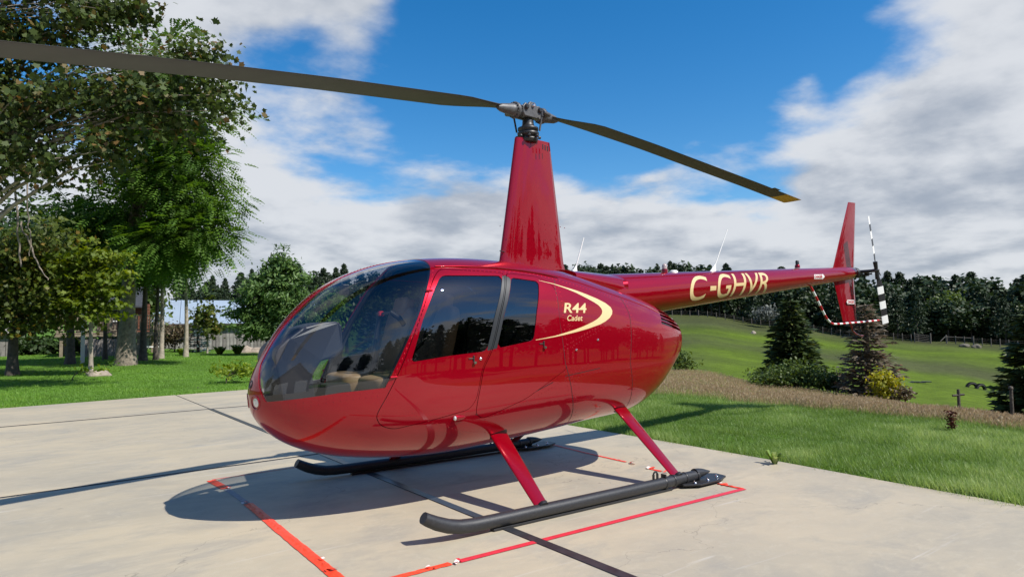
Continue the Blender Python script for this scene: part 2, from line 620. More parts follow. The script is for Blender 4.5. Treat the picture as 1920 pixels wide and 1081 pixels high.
class Skin:
    def __init__(self, m=250, k=200):
        uu = np.linspace(0, UMAX, m)
        tt = np.linspace(0, 2 * np.pi, k + 1)
        self.u = np.repeat(uu, k + 1)
        self.t = np.tile(tt, m)
        i, j = np.meshgrid(np.arange(m - 1), np.arange(k), indexing='ij')
        a = (i * (k + 1) + j).ravel()
        b = a + 1
        c = a + k + 1
        d = c + 1
        self.tris = np.concatenate([np.stack([a, c, d], 1), np.stack([a, d, b], 1)])

    def split(self, tris, f):
        """cut triangles along f=0; returns (inside, outside)"""
        fun = lambda u, t: f(hull(u, t))
        val = fun(self.u, self.t)
        val = np.where(np.abs(val) < 2e-5, 2e-5, val)
        s = val[tris] > 0
        cnt = s.sum(1)
        ins, outs = [tris[cnt == 3]], [tris[cnt == 0]]
        mix = tris[(cnt > 0) & (cnt < 3)]
        if len(mix) == 0:
            return ins[0], outs[0]
        ms = val[mix] > 0
        cm = ms.sum(1)
        lone_val = np.where(cm == 1, True, False)
        lone = np.where(lone_val, np.argmax(ms, 1), np.argmin(ms, 1))
        r = np.arange(len(mix))
        A, B, C = mix[r, lone], mix[r, (lone + 1) % 3], mix[r, (lone + 2) % 3]
        E = np.concatenate([np.sort(np.stack([A, B], 1), 1), np.sort(np.stack([A, C], 1), 1)])
        ue, inv = np.unique(E, axis=0, return_inverse=True)
        inv = inv.ravel()
        i, j = ue[:, 0], ue[:, 1]
        lo, hi = np.zeros(len(ue)), np.ones(len(ue))
        si = val[i] > 0
        for _ in range(14):
            mid = (lo + hi) / 2
            fm = fun(self.u[i] + (self.u[j] - self.u[i]) * mid, self.t[i] + (self.t[j] - self.t[i]) * mid) > 0
            same = fm == si
            lo = np.where(same, mid, lo)
            hi = np.where(same, hi, mid)
        mid = (lo + hi) / 2
        base = len(self.u)
        self.u = np.concatenate([self.u, self.u[i] + (self.u[j] - self.u[i]) * mid])
        self.t = np.concatenate([self.t, self.t[i] + (self.t[j] - self.t[i]) * mid])
        AB, AC = base + inv[:len(mix)], base + inv[len(mix):]
        t1 = np.stack([A, AB, AC], 1)
        t2 = np.concatenate([np.stack([AB, B, C], 1), np.stack([AB, C, AC], 1)])
        lv2 = np.concatenate([lone_val, lone_val])
        ins += [t1[lone_val], t2[~lv2]]
        outs += [t1[~lone_val], t2[lv2]]
        return np.concatenate(ins), np.concatenate(outs)

    def side(self, tris, s):
        c = hull(self.u[tris].mean(1), self.t[tris].mean(1))
        return tris[c[:, 1] * s > 0]

    def build(self, name, tris, mats, parent, off=0.0, thick=0.0, inner_slot=1):
        """outer skin (+ inner skin and rim) as one mesh with analytic normals"""
        p0 = hull(self.u, self.t)
        area = np.linalg.norm(np.cross(p0[tris[:, 1]] - p0[tris[:, 0]], p0[tris[:, 2]] - p0[tris[:, 0]]), axis=1)
        tris = tris[area > 1e-10]
        idx, inv = np.unique(tris, return_inverse=True)
        T = inv.reshape(-1, 3)
        u, t = self.u[idx], self.t[idx]
        P, Nn = hull(u, t), hull_normal(u, t)
        fn = np.cross(P[T[:, 1]] - P[T[:, 0]], P[T[:, 2]] - P[T[:, 0]])
        flip = np.sum(fn * Nn[T].mean(1), 1) < 0
        T[flip] = T[flip][:, ::-1]
        P = P + Nn * off
        V, NN, F, FM = [P], [Nn], [T], [np.zeros(len(T), int)]
        if thick > 0:
            n = len(P)
            Q = P - Nn * thick
            V.append(Q); NN.append(-Nn)
            F.append(T[:, ::-1] + n); FM.append(np.full(len(T), inner_slot))
            e = np.concatenate([T[:, [0, 1]], T[:, [1, 2]], T[:, [2, 0]]])
            key = np.sort(e, 1)
            _, ix, ct = np.unique(key, axis=0, return_index=True, return_counts=True)
            be = e[ix[ct == 1]]
            # drop edges on the seam t=0 / 2pi and at the poles
            tt = t[be]
            uu = u[be]
            keep = ~(((tt < 1e-6).all(1)) | ((tt > 2 * np.pi - 1e-6).all(1)) | (uu < 1e-6).all(1) | (uu > UMAX - 1e-6).all(1))
            be = be[keep]
            b0 = 2 * n
            a, b = P[be[:, 0]], P[be[:, 1]]
            c, d = Q[be[:, 1]], Q[be[:, 0]]
            rv = np.stack([a, b, c, d], 1).reshape(-1, 3)
            rn = np.cross(d - a, b - a)
            rn /= np.linalg.norm(rn, axis=1, keepdims=True) + 1e-12
            V.append(rv); NN.append(np.repeat(rn, 4, 0))
            k = np.arange(len(be)) * 4 + b0
            F.append(np.concatenate([np.stack([k, k + 3, k + 2], 1), np.stack([k, k + 2, k + 1], 1)]))
            FM.append(np.zeros(2 * len(be), int))
        V, NN, F, FM = [np.concatenate(x) for x in (V, NN, F, FM)]
        me = bpy.data.meshes.new(name)
        me.vertices.add(len(V))
        me.vertices.foreach_set("co", V.astype(np.float32).ravel())
        me.loops.add(F.size)
        me.loops.foreach_set("vertex_index", F.astype(np.int32).ravel())
        me.polygons.add(len(F))
        me.polygons.foreach_set("loop_start", np.arange(0, F.size, 3, dtype=np.int32))
        me.polygons.foreach_set("loop_total", np.full(len(F), 3, dtype=np.int32))
        me.polygons.foreach_set("use_smooth", np.ones(len(F), dtype=bool))
        me.polygons.foreach_set("material_index", FM.astype(np.int32))
        for m in mats: me.materials.append(m)
        me.update(calc_edges=True)
        me.normals_split_custom_set_from_vertices([tuple(x) for x in NN])
        return link(name, me, parent)


# ------------------------------------------------------------------ ground shape
# profiles of ground height (distance from camera, height) by photo column
COLS = [
    (-3000, [(0, 0), (18, 0), (60, .3), (150, 3), (260, 8), (900, 25)]),
    (-700, [(0, 0), (18, 0), (60, .4), (150, 4), (260, 14), (900, 35)]),
    (0, [(0, 0), (17, 0), (28, .25), (60, .5), (150, 4), (260, 12), (900, 35)]),
    (250, [(0, 0), (17, 0), (28, .28), (55, .5), (150, 4), (260, 12), (900, 35)]),
    (450, [(0, 0), (16, 0), (28, .2), (50, .25), (100, .8), (180, 4.5), (260, 12), (900, 35)]),
    (800, [(0, 0), (13, 0), (40, -.3), (80, .5), (150, 4.5), (200, 7), (260, 12), (900, 35)]),
    (1100, [(0, 0), (9, 0), (14, .1), (25, -.3), (45, -1), (80, -.3), (130, 3), (160, 5), (260, 12), (900, 35)]),
    (1300, [(0, 0), (5, 0), (11.5, .1), (20, -.25), (40, -1.1), (60, -.9), (100, .4), (150, 4), (180, 5.5), (260, 11), (900, 33)]),
    (1450, [(0, 0), (4.5, 0), (9.8, .1), (20, -.7), (35, -1.5), (60, -1.7), (100, -.9), (150, 2.0), (180, 3.2), (260, 10), (900, 33)]),
    (1600, [(0, 0), (4.3, 0), (9.2, .1), (20, -.95), (35, -1.75), (60, -2.3), (100, -2.0), (140, -.4), (165, .4), (260, 8), (900, 32)]),
    (1750, [(0, 0), (4.2, 0), (8.3, .1), (20, -1.3), (30, -2.05), (60, -3.2), (100, -2.7), (140, -1.2), (165, -.5), (260, 8), (900, 32)]),
    (1920, [(0, 0), (4, 0), (7.4, .1), (20, -1.6), (30, -2.55), (60, -4.2), (100, -3.2), (140, -1.6), (165, -1), (260, 7), (900, 32)]),
    (2700, [(0, 0), (4, 0), (6, .1), (20, -1.7), (60, -4.5), (140, -2), (260, 6), (900, 30)]),
    (9000, [(0, 0), (6, 0), (20, -.6), (60, -2), (140, 0), (260, 6), (900, 30)]),
]


def az_of(px):
    """bearing (radians, clockwise from the view axis) of a photo column near the horizon"""
    return math.atan((px - 960) / FPX)


_RG = np.concatenate([np.linspace(0, 30, 121), np.geomspace(30.5, 900, 140)])
_CA = np.array([-math.pi] + [az_of(c[0]) for c in COLS] + [math.pi])
_back = [(0, 0), (20, 0), (60, .2), (150, 2), (260, 6), (900, 25)]
COLS = [(c, [(a / (math.cos(math.atan((c - 960) / FPX)) if 1200 < c < 2500 else 1.0), b) for a, b in pr_]) for c, pr_ in COLS]
_CZ = np.array([np.interp(_RG, *zip(*c)) for c in [_back] + [c[1] for c in COLS] + [_back]])


def pad_sd(x, y):
    """distance outside (+) / inside (-) the concrete pad"""
    right = x - np.interp(y, [-40, -2.957, -1.2, 2.07, 6, 12], [1.9, 1.985, 2.166, 2.327, 2.42, 2.5])
    far = (y - (10.582 + (x + 3.753) * 0.1777)) * 0.985
    left = -24 - x
    near = -22 - y
    return np.maximum(np.maximum(right, far), np.maximum(left, near))


def ground_z(x, y):
    x, y = np.asarray(x, float), np.asarray(y, float)
    dx, dy = x - CAM_POS[0], y - CAM_POS[1]
    r = np.hypot(dx, dy)
    a = np.arctan2(dx * _r[0] + dy * _r[1], dx * math.cos(YAW) + dy * math.sin(YAW))
    i = np.clip(np.searchsorted(_CA, a) - 1, 0, len(_CA) - 2)
    ta = (a - _CA[i]) / (_CA[i + 1] - _CA[i])
    ta = ta * ta * (3 - 2 * ta)
    j = np.clip(np.searchsorted(_RG, r) - 1, 0, len(_RG) - 2)
    tr = np.clip((r - _RG[j]) / (_RG[j + 1] - _RG[j]), 0, 1)
    z = ((1 - ta) * ((1 - tr) * _CZ[i, j] + tr * _CZ[i, j + 1]) + ta * ((1 - tr) * _CZ[i + 1, j] + tr * _CZ[i + 1, j + 1]))
    s = np.clip((0.10 - pad_sd(x, y)) / 0.35, 0, 1)
    return z * np.clip(pad_sd(x, y) / 1.0 + 0.2, 0, 1) - 0.01 - 0.10 * s * s * (3 - 2 * s)


def polar(px, r):
    """ground point r metres from the camera in the direction of photo column px"""
    a = az_of(px)
    h = np.array([math.cos(YAW), math.sin(YAW)]) * math.cos(a) + _r[:2] * math.sin(a)
    x, y = CAM_POS[0] + h[0] * r, CAM_POS[1] + h[1] * r
    return np.array([x, y, float(ground_z(x, y))])


def depth_at(px, r):
    p = polar(px, r)
    return float((p - CAM_POS) @ CD)


# ------------------------------------------------------------------ the ground
def ground_mat():
    m = bpy.data.materials.new("ground_cover")
    m.use_nodes = True
    nt = m.node_tree
    b = nt.nodes['Principled BSDF']
    b.inputs['Roughness'].default_value = 0.9
    b.inputs['Specular IOR Level'].default_value = 0.15
    a = nt.nodes.new('ShaderNodeAttribute')
    a.attribute_name = "cover"
    tc = nt.nodes.new('ShaderNodeTexCoord')
    res = a.outputs['Color']
    for sc, lo, hi, det in ((0.10, 0.72, 1.3, 5), (1.3, 0.72, 1.3, 6), (14.0, 0.62, 1.4, 6)):
        n = nt.nodes.new('ShaderNodeTexNoise')
        n.inputs['Scale'].default_value = sc
        n.inputs['Detail'].default_value = det
        n.inputs['Roughness'].default_value = 0.65
        nt.links.new(tc.outputs['Object'], n.inputs['Vector'])
        mp = nt.nodes.new('ShaderNodeMapRange')
        mp.inputs[1].default_value = 0.3
        mp.inputs[2].default_value = 0.7
        mp.inputs[3].default_value = lo
        mp.inputs[4].default_value = hi
        nt.links.new(n.outputs['Fac'], mp.inputs[0])
        mx = nt.nodes.new('ShaderNodeMix')
        mx.data_type = 'RGBA'
        mx.blend_type = 'MULTIPLY'
        mx.inputs['Factor'].default_value = 1.0
        nt.links.new(res, mx.inputs['A'])
        nt.links.new(mp.outputs[0], mx.inputs['B'])
        res = mx.outputs['Result']
    nt.links.new(res, b.inputs['Base Color'])
    n = nt.nodes.new('ShaderNodeTexNoise')
    n.inputs['Scale'].default_value = 9.0
    n.inputs['Detail'].default_value = 8
    nt.links.new(tc.outputs['Object'], n.inputs['Vector'])
    bp = nt.nodes.new('ShaderNodeBump')
    bp.inputs['Strength'].default_value = 0.8
    bp.inputs['Distance'].default_value = 0.08
    nt.links.new(n.outputs['Fac'], bp.inputs['Height'])
    nt.links.new(bp.outputs[0], b.inputs['Normal'])
    return m


LAWN_EDGE = ([900, 1100, 1300, 1400, 1500, 1600, 1700, 1800, 1920, 2100, 2700],
             [15.5, 13.4, 11.5, 10.6, 9.8, 9.2, 8.7, 8.1, 7.4, 6.6, 6.0])


def lawn_r(px):
    return np.interp(px, *LAWN_EDGE) / np.cos(np.arctan((np.clip(px, 1000, 2300) - 960) / FPX))


def weed_r(px):
    return np.interp(px, [1000, 1250, 1450, 1700, 1920, 2300], [34, 31, 26, 23, 23, 23])


def vnoise(x, y, s, seed=0.0):
    return np.array([mnoise.noise(Vector((a * s + seed, b * s - seed, seed * 0.37))) for a, b in zip(x, y)])


def build_ground():
    A = np.concatenate([np.linspace(-math.pi, az_of(-500), 40, endpoint=False),
                        np.array([az_of(p) for p in np.linspace(-500, 2500, 300)]),
                        np.linspace(az_of(2500), math.pi, 40)[1:]])
    Rr = np.concatenate([np.linspace(0.5, 3.0, 6), np.geomspace(3.2, 900, 200)])
    aa, rr = np.meshgrid(A, Rr, indexing='ij')
    hx = math.cos(YAW) * np.cos(aa) + _r[0] * np.sin(aa)
    hy = math.sin(YAW) * np.cos(aa) + _r[1] * np.sin(aa)
    x, y = CAM_POS[0] + hx * rr, CAM_POS[1] + hy * rr
    z = ground_z(x, y)
    V = np.stack([x, y, z], -1).reshape(-1, 3)
    na, nr = aa.shape
    i, j = np.meshgrid(np.arange(na - 1), np.arange(nr - 1), indexing='ij')
    a = (i * nr + j).ravel()
    F = np.stack([a, a + 1, a + nr + 1, a + nr], 1)
    me = np_mesh("ground", V, F, ground_mat(), smooth=True)
    # plant cover colours: lawn, brown weed strip, mown field with duller bands, cloud shade painted in
    px = (960 + FPX * np.tan(np.clip(aa, -1.35, 1.35))).ravel()
    r = rr.ravel()
    X, Y = V[:, 0], V[:, 1]
    nz = vnoise(X, Y, 0.045, 3.0)
    nz2 = vnoise(X, Y, 0.25, 8.0)
    lawn = np.array([0.082, 0.165, 0.020])
    weed = np.array([0.22, 0.165, 0.085])
    field = np.array([0.076, 0.118, 0.006])
    dull_shaded = np.array([0.054, 0.064, 0.019])  # rough unmown grass, darkened further to paint in cloud shade
    wood = np.array([0.030, 0.034, 0.014])
    c = np.tile(lawn, (len(V), 1))
    right = np.clip((px - 900) / 100, 0, 1)
    w = right * np.clip((r - lawn_r(px) - nz2 * 0.6) / 0.5, 0, 1)
    c = c * (1 - w[:, None]) + weed * w[:, None]
    w = right * np.clip((r - weed_r(px) - nz2 * 2) / 3.0, 0, 1)
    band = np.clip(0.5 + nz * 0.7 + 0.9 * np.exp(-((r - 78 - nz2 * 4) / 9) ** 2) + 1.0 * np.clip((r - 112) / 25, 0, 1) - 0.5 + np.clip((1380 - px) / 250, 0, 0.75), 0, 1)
    fc = field * (1 - band[:, None]) + dull_shaded * band[:, None]
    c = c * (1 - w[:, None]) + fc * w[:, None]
    w = np.clip((r - 158 - nz2 * 4) / 8, 0, 1)
    c = c * (1 - w[:, None]) + wood * w[:, None]
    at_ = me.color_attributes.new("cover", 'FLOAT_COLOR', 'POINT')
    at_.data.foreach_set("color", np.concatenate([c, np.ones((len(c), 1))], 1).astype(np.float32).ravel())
    tag(link("ground", me), kind='structure')


build_ground()


def concrete_mat():
    m = bpy.data.materials.new("troweled_concrete")
    m.use_nodes = True
    nt = m.node_tree
    b = nt.nodes['Principled BSDF']
    b.inputs['Roughness'].default_value = 0.62
    b.inputs['Specular IOR Level'].default_value = 0.35
    geo = nt.nodes.new('ShaderNodeNewGeometry')

    def noise(scale, det, rough, rot=0.6, stretch=(1, 1, 1), dist=0.0):
        mp = nt.nodes.new('ShaderNodeMapping')
        mp.inputs['Rotation'].default_value = (0, 0, rot)
        mp.inputs['Scale'].default_value = stretch
        nt.links.new(geo.outputs['Position'], mp.inputs['Vector'])
        n = nt.nodes.new('ShaderNodeTexNoise')
        n.inputs['Scale'].default_value = scale
        n.inputs['Detail'].default_value = det
        n.inputs['Roughness'].default_value = rough
        n.inputs['Distortion'].default_value = dist
        nt.links.new(mp.outputs[0], n.inputs['Vector'])
        return n.outputs['Fac']

    def rng_(v, a, b_, c=0.0, d=1.0):
        mp = nt.nodes.new('ShaderNodeMapRange')
        mp.inputs[1].default_value, mp.inputs[2].default_value = a, b_
        mp.inputs[3].default_value, mp.inputs[4].default_value = c, d
        nt.links.new(v, mp.inputs[0])
        return mp.outputs[0]

    def mixc(f, A, B, mode='MIX'):
        mx = nt.nodes.new('ShaderNodeMix')
        mx.data_type = 'RGBA'
        mx.blend_type = mode
        if isinstance(f, float): mx.inputs['Factor'].default_value = f
        else: nt.links.new(f, mx.inputs['Factor'])
        for s, v in (('A', A), ('B', B)):
            if isinstance(v, tuple): mx.inputs[s].default_value = (*v, 1)
            else: nt.links.new(v, mx.inputs[s])
        return mx.outputs['Result']

    big = noise(0.55, 8, 0.68, 0.3, (1, 1.6, 1), 0.4)
    swirl = noise(1.6, 9, 0.66, 0.5, (0.8, 1.5, 1), 0.45)
    mott = noise(9.0, 6, 0.7, 0.9, (1, 1.4, 1), 0.8)
    grain = noise(160.0, 4, 0.7)
    base = mixc(rng_(big, 0.38, 0.62), (0.490, 0.415, 0.290), (0.370, 0.328, 0.250))
    base = mixc(rng_(swirl, 0.50, 0.68, 0.0, 0.7), base, (0.275, 0.262, 0.228))
    base = mixc(rng_(mott, 0.52, 0.74, 0.0, 0.55), base, (0.510, 0.455, 0.345))
    base = mixc(rng_(grain, 0.3, 0.7, 0.0, 0.45), base, (0.29, 0.265, 0.22))
    # faint pale scuffs
    scuff = noise(1.7, 9, 0.5, 1.1, (0.25, 5.0, 1), 1.8)
    base = mixc(rng_(scuff, 0.66, 0.74, 0.0, 0.5), base, (0.52, 0.49, 0.44))
    blot = noise(0.9, 3, 0.45, 0.0, (1, 1, 1), 0.3)
    base = mixc(rng_(blot, 0.64, 0.74, 0.0, 0.35), base, (0.215, 0.205, 0.185))
    spot = noise(5.2, 2, 0.4, 0.0, (1, 1, 1), 0.2)
    base = mixc(rng_(spot, 0.755, 0.80, 0.0, 0.45), base, (0.15, 0.145, 0.13))
    vo = nt.nodes.new('ShaderNodeTexVoronoi')
    vo.feature = 'DISTANCE_TO_EDGE'
    vo.inputs['Scale'].default_value = 0.23
    wv = nt.nodes.new('ShaderNodeVectorMath')
    wn = nt.nodes.new('ShaderNodeTexNoise')
    wn.inputs['Scale'].default_value = 1.4
    wn.inputs['Detail'].default_value = 6
    nt.links.new(geo.outputs['Position'], wn.inputs['Vector'])
    sc_ = nt.nodes.new('ShaderNodeVectorMath')
    sc_.operation = 'SCALE'
    sc_.inputs['Scale'].default_value = 1.6
    nt.links.new(wn.outputs['Color'], sc_.inputs[0])
    nt.links.new(geo.outputs['Position'], wv.inputs[0])
    nt.links.new(sc_.outputs[0], wv.inputs[1])
    nt.links.new(wv.outputs[0], vo.inputs['Vector'])
    base = mixc(rng_(vo.outputs['Distance'], 0.0012, 0.0, 0.0, 0.55), base, (0.13, 0.12, 0.105))
    nt.links.new(base, b.inputs['Base Color'])
    nt.links.new(rng_(swirl, 0.3, 0.7, 0.5, 0.72), b.inputs['Roughness'])
    bp = nt.nodes.new('ShaderNodeBump')
    bp.inputs['Strength'].default_value = 0.12
    bp.inputs['Distance'].default_value = 0.01
    nt.links.new(mott, bp.inputs['Height'])
    nt.links.new(bp.outputs[0], b.inputs['Normal'])
    return m


CONCRETE = concrete_mat()
JOINTFILL = mat("joint_filler", (0.016, 0.016, 0.018), 0.8)


def build_pad():
    """the pad is a sheet of cast slabs with narrow recessed joints"""
    pad = tag(empty("concrete_pad", (0, 0, 0)), kind='structure')
    far = lambda x: 10.582 + (x + 3.753) * 0.1777
    right = lambda y: float(np.interp(y, [-40, -2.957, -1.2, 2.07, 6, 12], [1.9, 1.985, 2.166, 2.327, 2.42, 2.5]))
    g = 0.012
    xj = lambda y: -1.02 + (y - 1.87) * 0.0235          # the lateral channel
    yj = lambda x: 7.713 + (x + 0.876) * 0.103
    yk = lambda x: 2.245 + (x + 2.086) * 0.0695
    rowsy = [(lambda x: -22.0, lambda x: -14.0), (lambda x: -14.0, lambda x: -6.5), (lambda x: -6.5, yk), (yk, yj), (yj, far)]
    colsx = [(lambda y: -24.0, lambda y: -16.6), (lambda y: -16.6, lambda y: -8.8), (lambda y: -8.8, xj), (xj, right)]
    for lo, hi in rowsy:
        for a, b in colsx:
            gy = {id(yj): .055, id(yk): .030}

            def corner(fx, fy, sx, sy):
                x = fx(0)
                for _ in range(6):
                    y = fy(x)
                    x = fx(y)
                return x + sx * g, y + sy * gy.get(id(fy), g)
            n = 8
            P = [corner(a, lo, 1, 1), corner(b, lo, -1, 1), corner(b, hi, -1, -1), corner(a, hi, 1, -1)]
            # subdivide edges so the curved right rim follows the lawn
            poly = []
            for k in range(4):
                p, q = P[k], P[(k + 1) % 4]
                for i in range(n):
                    t = i / n
                    x, y = p[0] + (q[0] - p[0]) * t, p[1] + (q[1] - p[1]) * t
                    if b is right and k == 1: x = right(y) + 0.012 * math.sin(y * 7.3) + 0.01 * math.sin(y * 17)
                    poly.append((x, y))
            mb = MB().prism(poly, lambda x, y: (x, y, -0.14), lambda x, y: (x, y, 0.0))
            mb.build("concrete_slab", CONCRETE, pad, bevel=0.004)
    # filler in the joints
    MB().box((-11, -6.6, -0.0165), (25.0, 30.4, 0.03)).build("joint_filler", JOINTFILL, pad)
    return pad


build_pad()
STRIP = mat("dark_channel_cover", (0.028, 0.029, 0.034), 0.34, 0.0, noise=(14, 0.35), bump=(40, 0.05))
xs = lambda y: -1.02 + (y - 1.87) * 0.0235
mbs = MB()
ys = np.linspace(-9.0, 7.70, 40)
secs = []
for y in ys:
    x = xs(y)
    secs.append([(x - 0.038, y, 0.0015), (x - 0.034, y, 0.005), (x + 0.034, y, 0.005), (x + 0.038, y, 0.0015)])
mbs.loft(secs, closed=False, caps=False, smooth=False)
tag(mbs.build("channel_cover", STRIP), "long dark channel cover strip running across the pad under the helicopter", "drain cover")

# ------------------------------------------------------------------ the helicopter
HELI = tag(empty("helicopter", (0, 0, 0)), "glossy dark red four-seat helicopter parked on the concrete pad", "helicopter")
skin = Skin()
ay = lambda p: np.abs(p[..., 1])

ws_poly = poly_sd([(-1.238, 1.738), (-1.318, 1.605), (-1.435, 1.376), (-1.547, 1.164), (-1.684, .898), (-1.949, .878),
                   (-2.177, .845), (-2.330, .823), (-2.60, .80), (-2.6, 2.2), (-1.225, 2.2), (-1.225, 1.78)])
strip = lambda p: 0.042 + np.clip(1.06 - p[..., 2], 0, 1) * 0.55
f_ws = lambda p: np.minimum(ws_poly(p[..., 0], p[..., 2]), ay(p) - strip(p))
FD = round_poly([(-1.19, 1.715), (-1.269, 1.643), (-1.357, 1.506), (-1.474, 1.269), (-1.568, 1.054), (-1.639, .911), (-1.716, .765),
                 (-1.735, .71), (-1.70, .649), (-1.61, .613), (-1.379, .65), (-1.059, .709), (-1.007, .772), (-.962, .99),
                 (-.877, 1.13), (-.79, 1.38), (-.648, 1.702)], 0.05)
RD = round_poly([(-.640, 1.702), (-.330, 1.683), (-.235, 1.635), (-.20, 1.59), (-.217, 1.333), (-.177, 1.0), (-.16, .958), (-.56, .745),
                 (-.926, .63), (-1.0, .67), (-.999, .77), (-.954, .99), (-.869, 1.13), (-.782, 1.38)], 0.04)
FW = round_poly([(-1.206, 1.662), (-.687, 1.676), (-.832, 1.376), (-.921, 1.116), (-1.242, 1.092), (-1.513, 1.059), (-1.49, 1.126),
                 (-1.414, 1.339), (-1.30, 1.546)], 0.045)
RW = round_poly([(-.61, 1.665), (-.349, 1.643), (-.441, 1.397), (-.492, 1.184), (-.832, 1.133), (-.752, 1.377)], 0.035)
PILL = [(-.687, 1.676), (-.61, 1.667), (-.752, 1.377), (-.832, 1.133), (-.921, 1.118), (-.832, 1.376)]


def side_f(poly, inset=0.0):
    s = poly_sd(poly)
    return lambda p: np.minimum(s(p[..., 0], p[..., 2]) - inset, ay(p) - 0.2)


t_ws, rest = skin.split(skin.tris, f_ws)
t_fd, rest = skin.split(rest, side_f(FD))
t_fd, _gap = skin.split(t_fd, side_f(FD, 0.0045))
t_rd, rest = skin.split(rest, side_f(RD))
t_rd, _gap = skin.split(t_rd, side_f(RD, 0.0045))
t_fw, t_fd = skin.split(t_fd, side_f(FW))
t_rw, t_rd = skin.split(t_rd, side_f(RW))
t_fp, t_fd = skin.split(t_fd, side_f(PILL))
t_rp, t_rd = skin.split(t_rd, side_f(PILL))
t_bp, rest = skin.split(rest, side_f([(-.70, 1.685), (-.60, 1.677), (-.745, 1.377), (-.825, 1.133), (-.915, 1.118), (-.84, 1.376)]))
slots = []
for k in range(5):
    def f_slot(p, k=k):
        x, z = p[..., 0], p[..., 2]
        zz = z + 0.17 * (x - 1.117)
        lo = 1.302 + k * 0.0375
        return np.minimum(np.minimum(np.minimum(zz - lo, lo + 0.0295 - zz), np.minimum(x - (1.117 + (z - 1.299) * 0.55), 1.575 - x)), ay(p) - 0.10)
    _s, rest = skin.split(rest, f_slot)
skin.build("fuselage_shell", rest, [RED, LINING], HELI, 0.0, 0.018)
MB().loft([[tuple(hull(np.array(u), np.array(t)) * np.array([1, .86, 1]) + np.array([-0.03, 0, -0.02 * math.sin(t)])) for t in np.linspace(0, 2 * np.pi, 40, endpoint=False)] for u in (11.0, 11.6, 12.2, 12.7)],
          caps=True).build("exhaust_baffle", BLACK, HELI)
for s, nm in ((-1, "left"), (1, "right")):
    ws = skin.build("windshield", skin.side(t_ws, s), [WSGLASS], HELI, -0.004)
    fd = skin.build("front_door", skin.side(t_fd, s), [RED, LINING], HELI, 0.001, 0.03)
    skin.build("door_window", skin.side(t_fw, s), [WINGLASS], fd, -0.004)
    skin.build("pillar_trim", skin.side(t_fp, s), [PILLAR, LINING], fd, -0.001, 0.02)
    rd = skin.build("rear_door", skin.side(t_rd, s), [RED, LINING], HELI, 0.001, 0.03)
    skin.build("door_window", skin.side(t_rw, s), [WINGLASS], rd, -0.004)
    skin.build("pillar_trim", skin.side(t_rp, s), [PILLAR, LINING], rd, -0.001, 0.02)
    skin.build("door_pillar", skin.side(t_bp, s), [PILLAR, LINING], HELI, -0.002, 0.02)
    # door handles and locks
    for door, hx, hz in ((fd, -1.035, 1.060), (rd, -0.395, 1.150)):
        mb = MB()
        p, n = side_pt(hx, hz, 0.003, s)
        mb.box(p, (0.010, 0.012, 0.055), mi=0)
        p, n = side_pt(hx + 0.005, hz - 0.022, 0.012, s)
        mb.box(p, (0.022, 0.014, 0.018), mi=1)
        p, n = side_pt(hx - 0.02, hz + 0.008, 0.004, s)
        mb.box(p, (0.045, 0.006, 0.007), mi=1)
        mb.build("door_handle", [BLACK, CHROME], door, bevel=0.002)
    p, n = side_pt(-0.976, 1.064, -0.002, s)
    MB().lathe(p, n, [(0, .012), (.006, .0125), (.010, .009), (.011, 0.0)], 14).build("door_lock", CHROME, fd)
    # door hinges at the front post
    for hx, hz in ((-1.635, 0.965), (-1.335, 1.545)):
        p, n = side_pt(hx, hz, 0.006, s)
        d = Vector((0.42, 0, -0.9)).normalized()
        MB().tube([Vector(p) - d * 0.0 + Vector((-.02, 0, 0)), Vector(p) + Vector((.03, 0, 0))], [0.008, 0.008], 8).build("door_hinge", RED, fd)
    # step light fairing low on the cabin side
    p, n = side_pt(-1.156, .659, 0.0, s)
    sec = []
    for k in range(7):
        q, n = side_pt(-1.165 + k * 0.014, .659, -0.004, s)
        rr_ = 0.021 * math.sqrt(max(0.02, 1 - (k / 6.3) ** 2))
        sec.append([(q[0], q[1] + s * abs(rr_ * 1.05 * math.cos(a)) * (1 if math.cos(a) > 0 else .1), q[2] + rr_ * math.sin(a)) for a in np.linspace(0, 2 * np.pi, 14, endpoint=False)])
    nl = MB().loft(sec).build("nav_light_fairing", RED, HELI)
    q, n = side_pt(-1.167, .659, 0.006, s)
    MB().lathe(q, (-1, 0, 0), [(0, .017), (.006, .015), (.011, .008), (.012, 0)], 14).build("nav_light_lens", LENS, nl)
    # rain gutter over the doors
    pts = [side_pt(x, z, 0.006, s)[0] for x, z in ((-1.21, 1.728), (-1.0, 1.735), (-.7, 1.737), (-.45, 1.725), (-.25, 1.705), (-.10, 1.68))]
    MB().tube(pts, [.006, .008, .008, .008, .008, .003], 6).build("rain_gutter", RED_DEEP, HELI)
    # door post with rivets in front of the door
    # landing lights in the nose
    p = hull(np.array(0.74), np.array(math.pi * (1.145 if s < 0 else -0.145)))
    n = hull_normal(np.array([0.74]), np.array([math.pi * (1.145 if s < 0 else -0.145)]))[0]
    n = Vector((n[0] - 0.15, n[1], n[2])).normalized()
    ll = MB().lathe(Vector(p) - n * 0.03, n, [(0, .050), (.030, .050), (.0325, .048), (.0325, .043), (.022, .040), (.012, 0)], 24).build("landing_light", [RED_DEEP], HELI)
    MB().lathe(Vector(p) - n * 0.012, n, [(0, .041), (.006, .041), (.012, .026), (.014, 0)], 24).build("lamp_lens", LENS, ll)

# nose vent
p, n = hull(np.array(0.55), np.array(math.pi * 0.5)), (-0.95, 0, 0.3)
MB().lathe(Vector(p) + Vector((0.012, 0, 0)), n, [(0, .030), (.014, .030), (.016, .024), (.004, .0)], 16).build("nose_vent", BLACK, HELI)


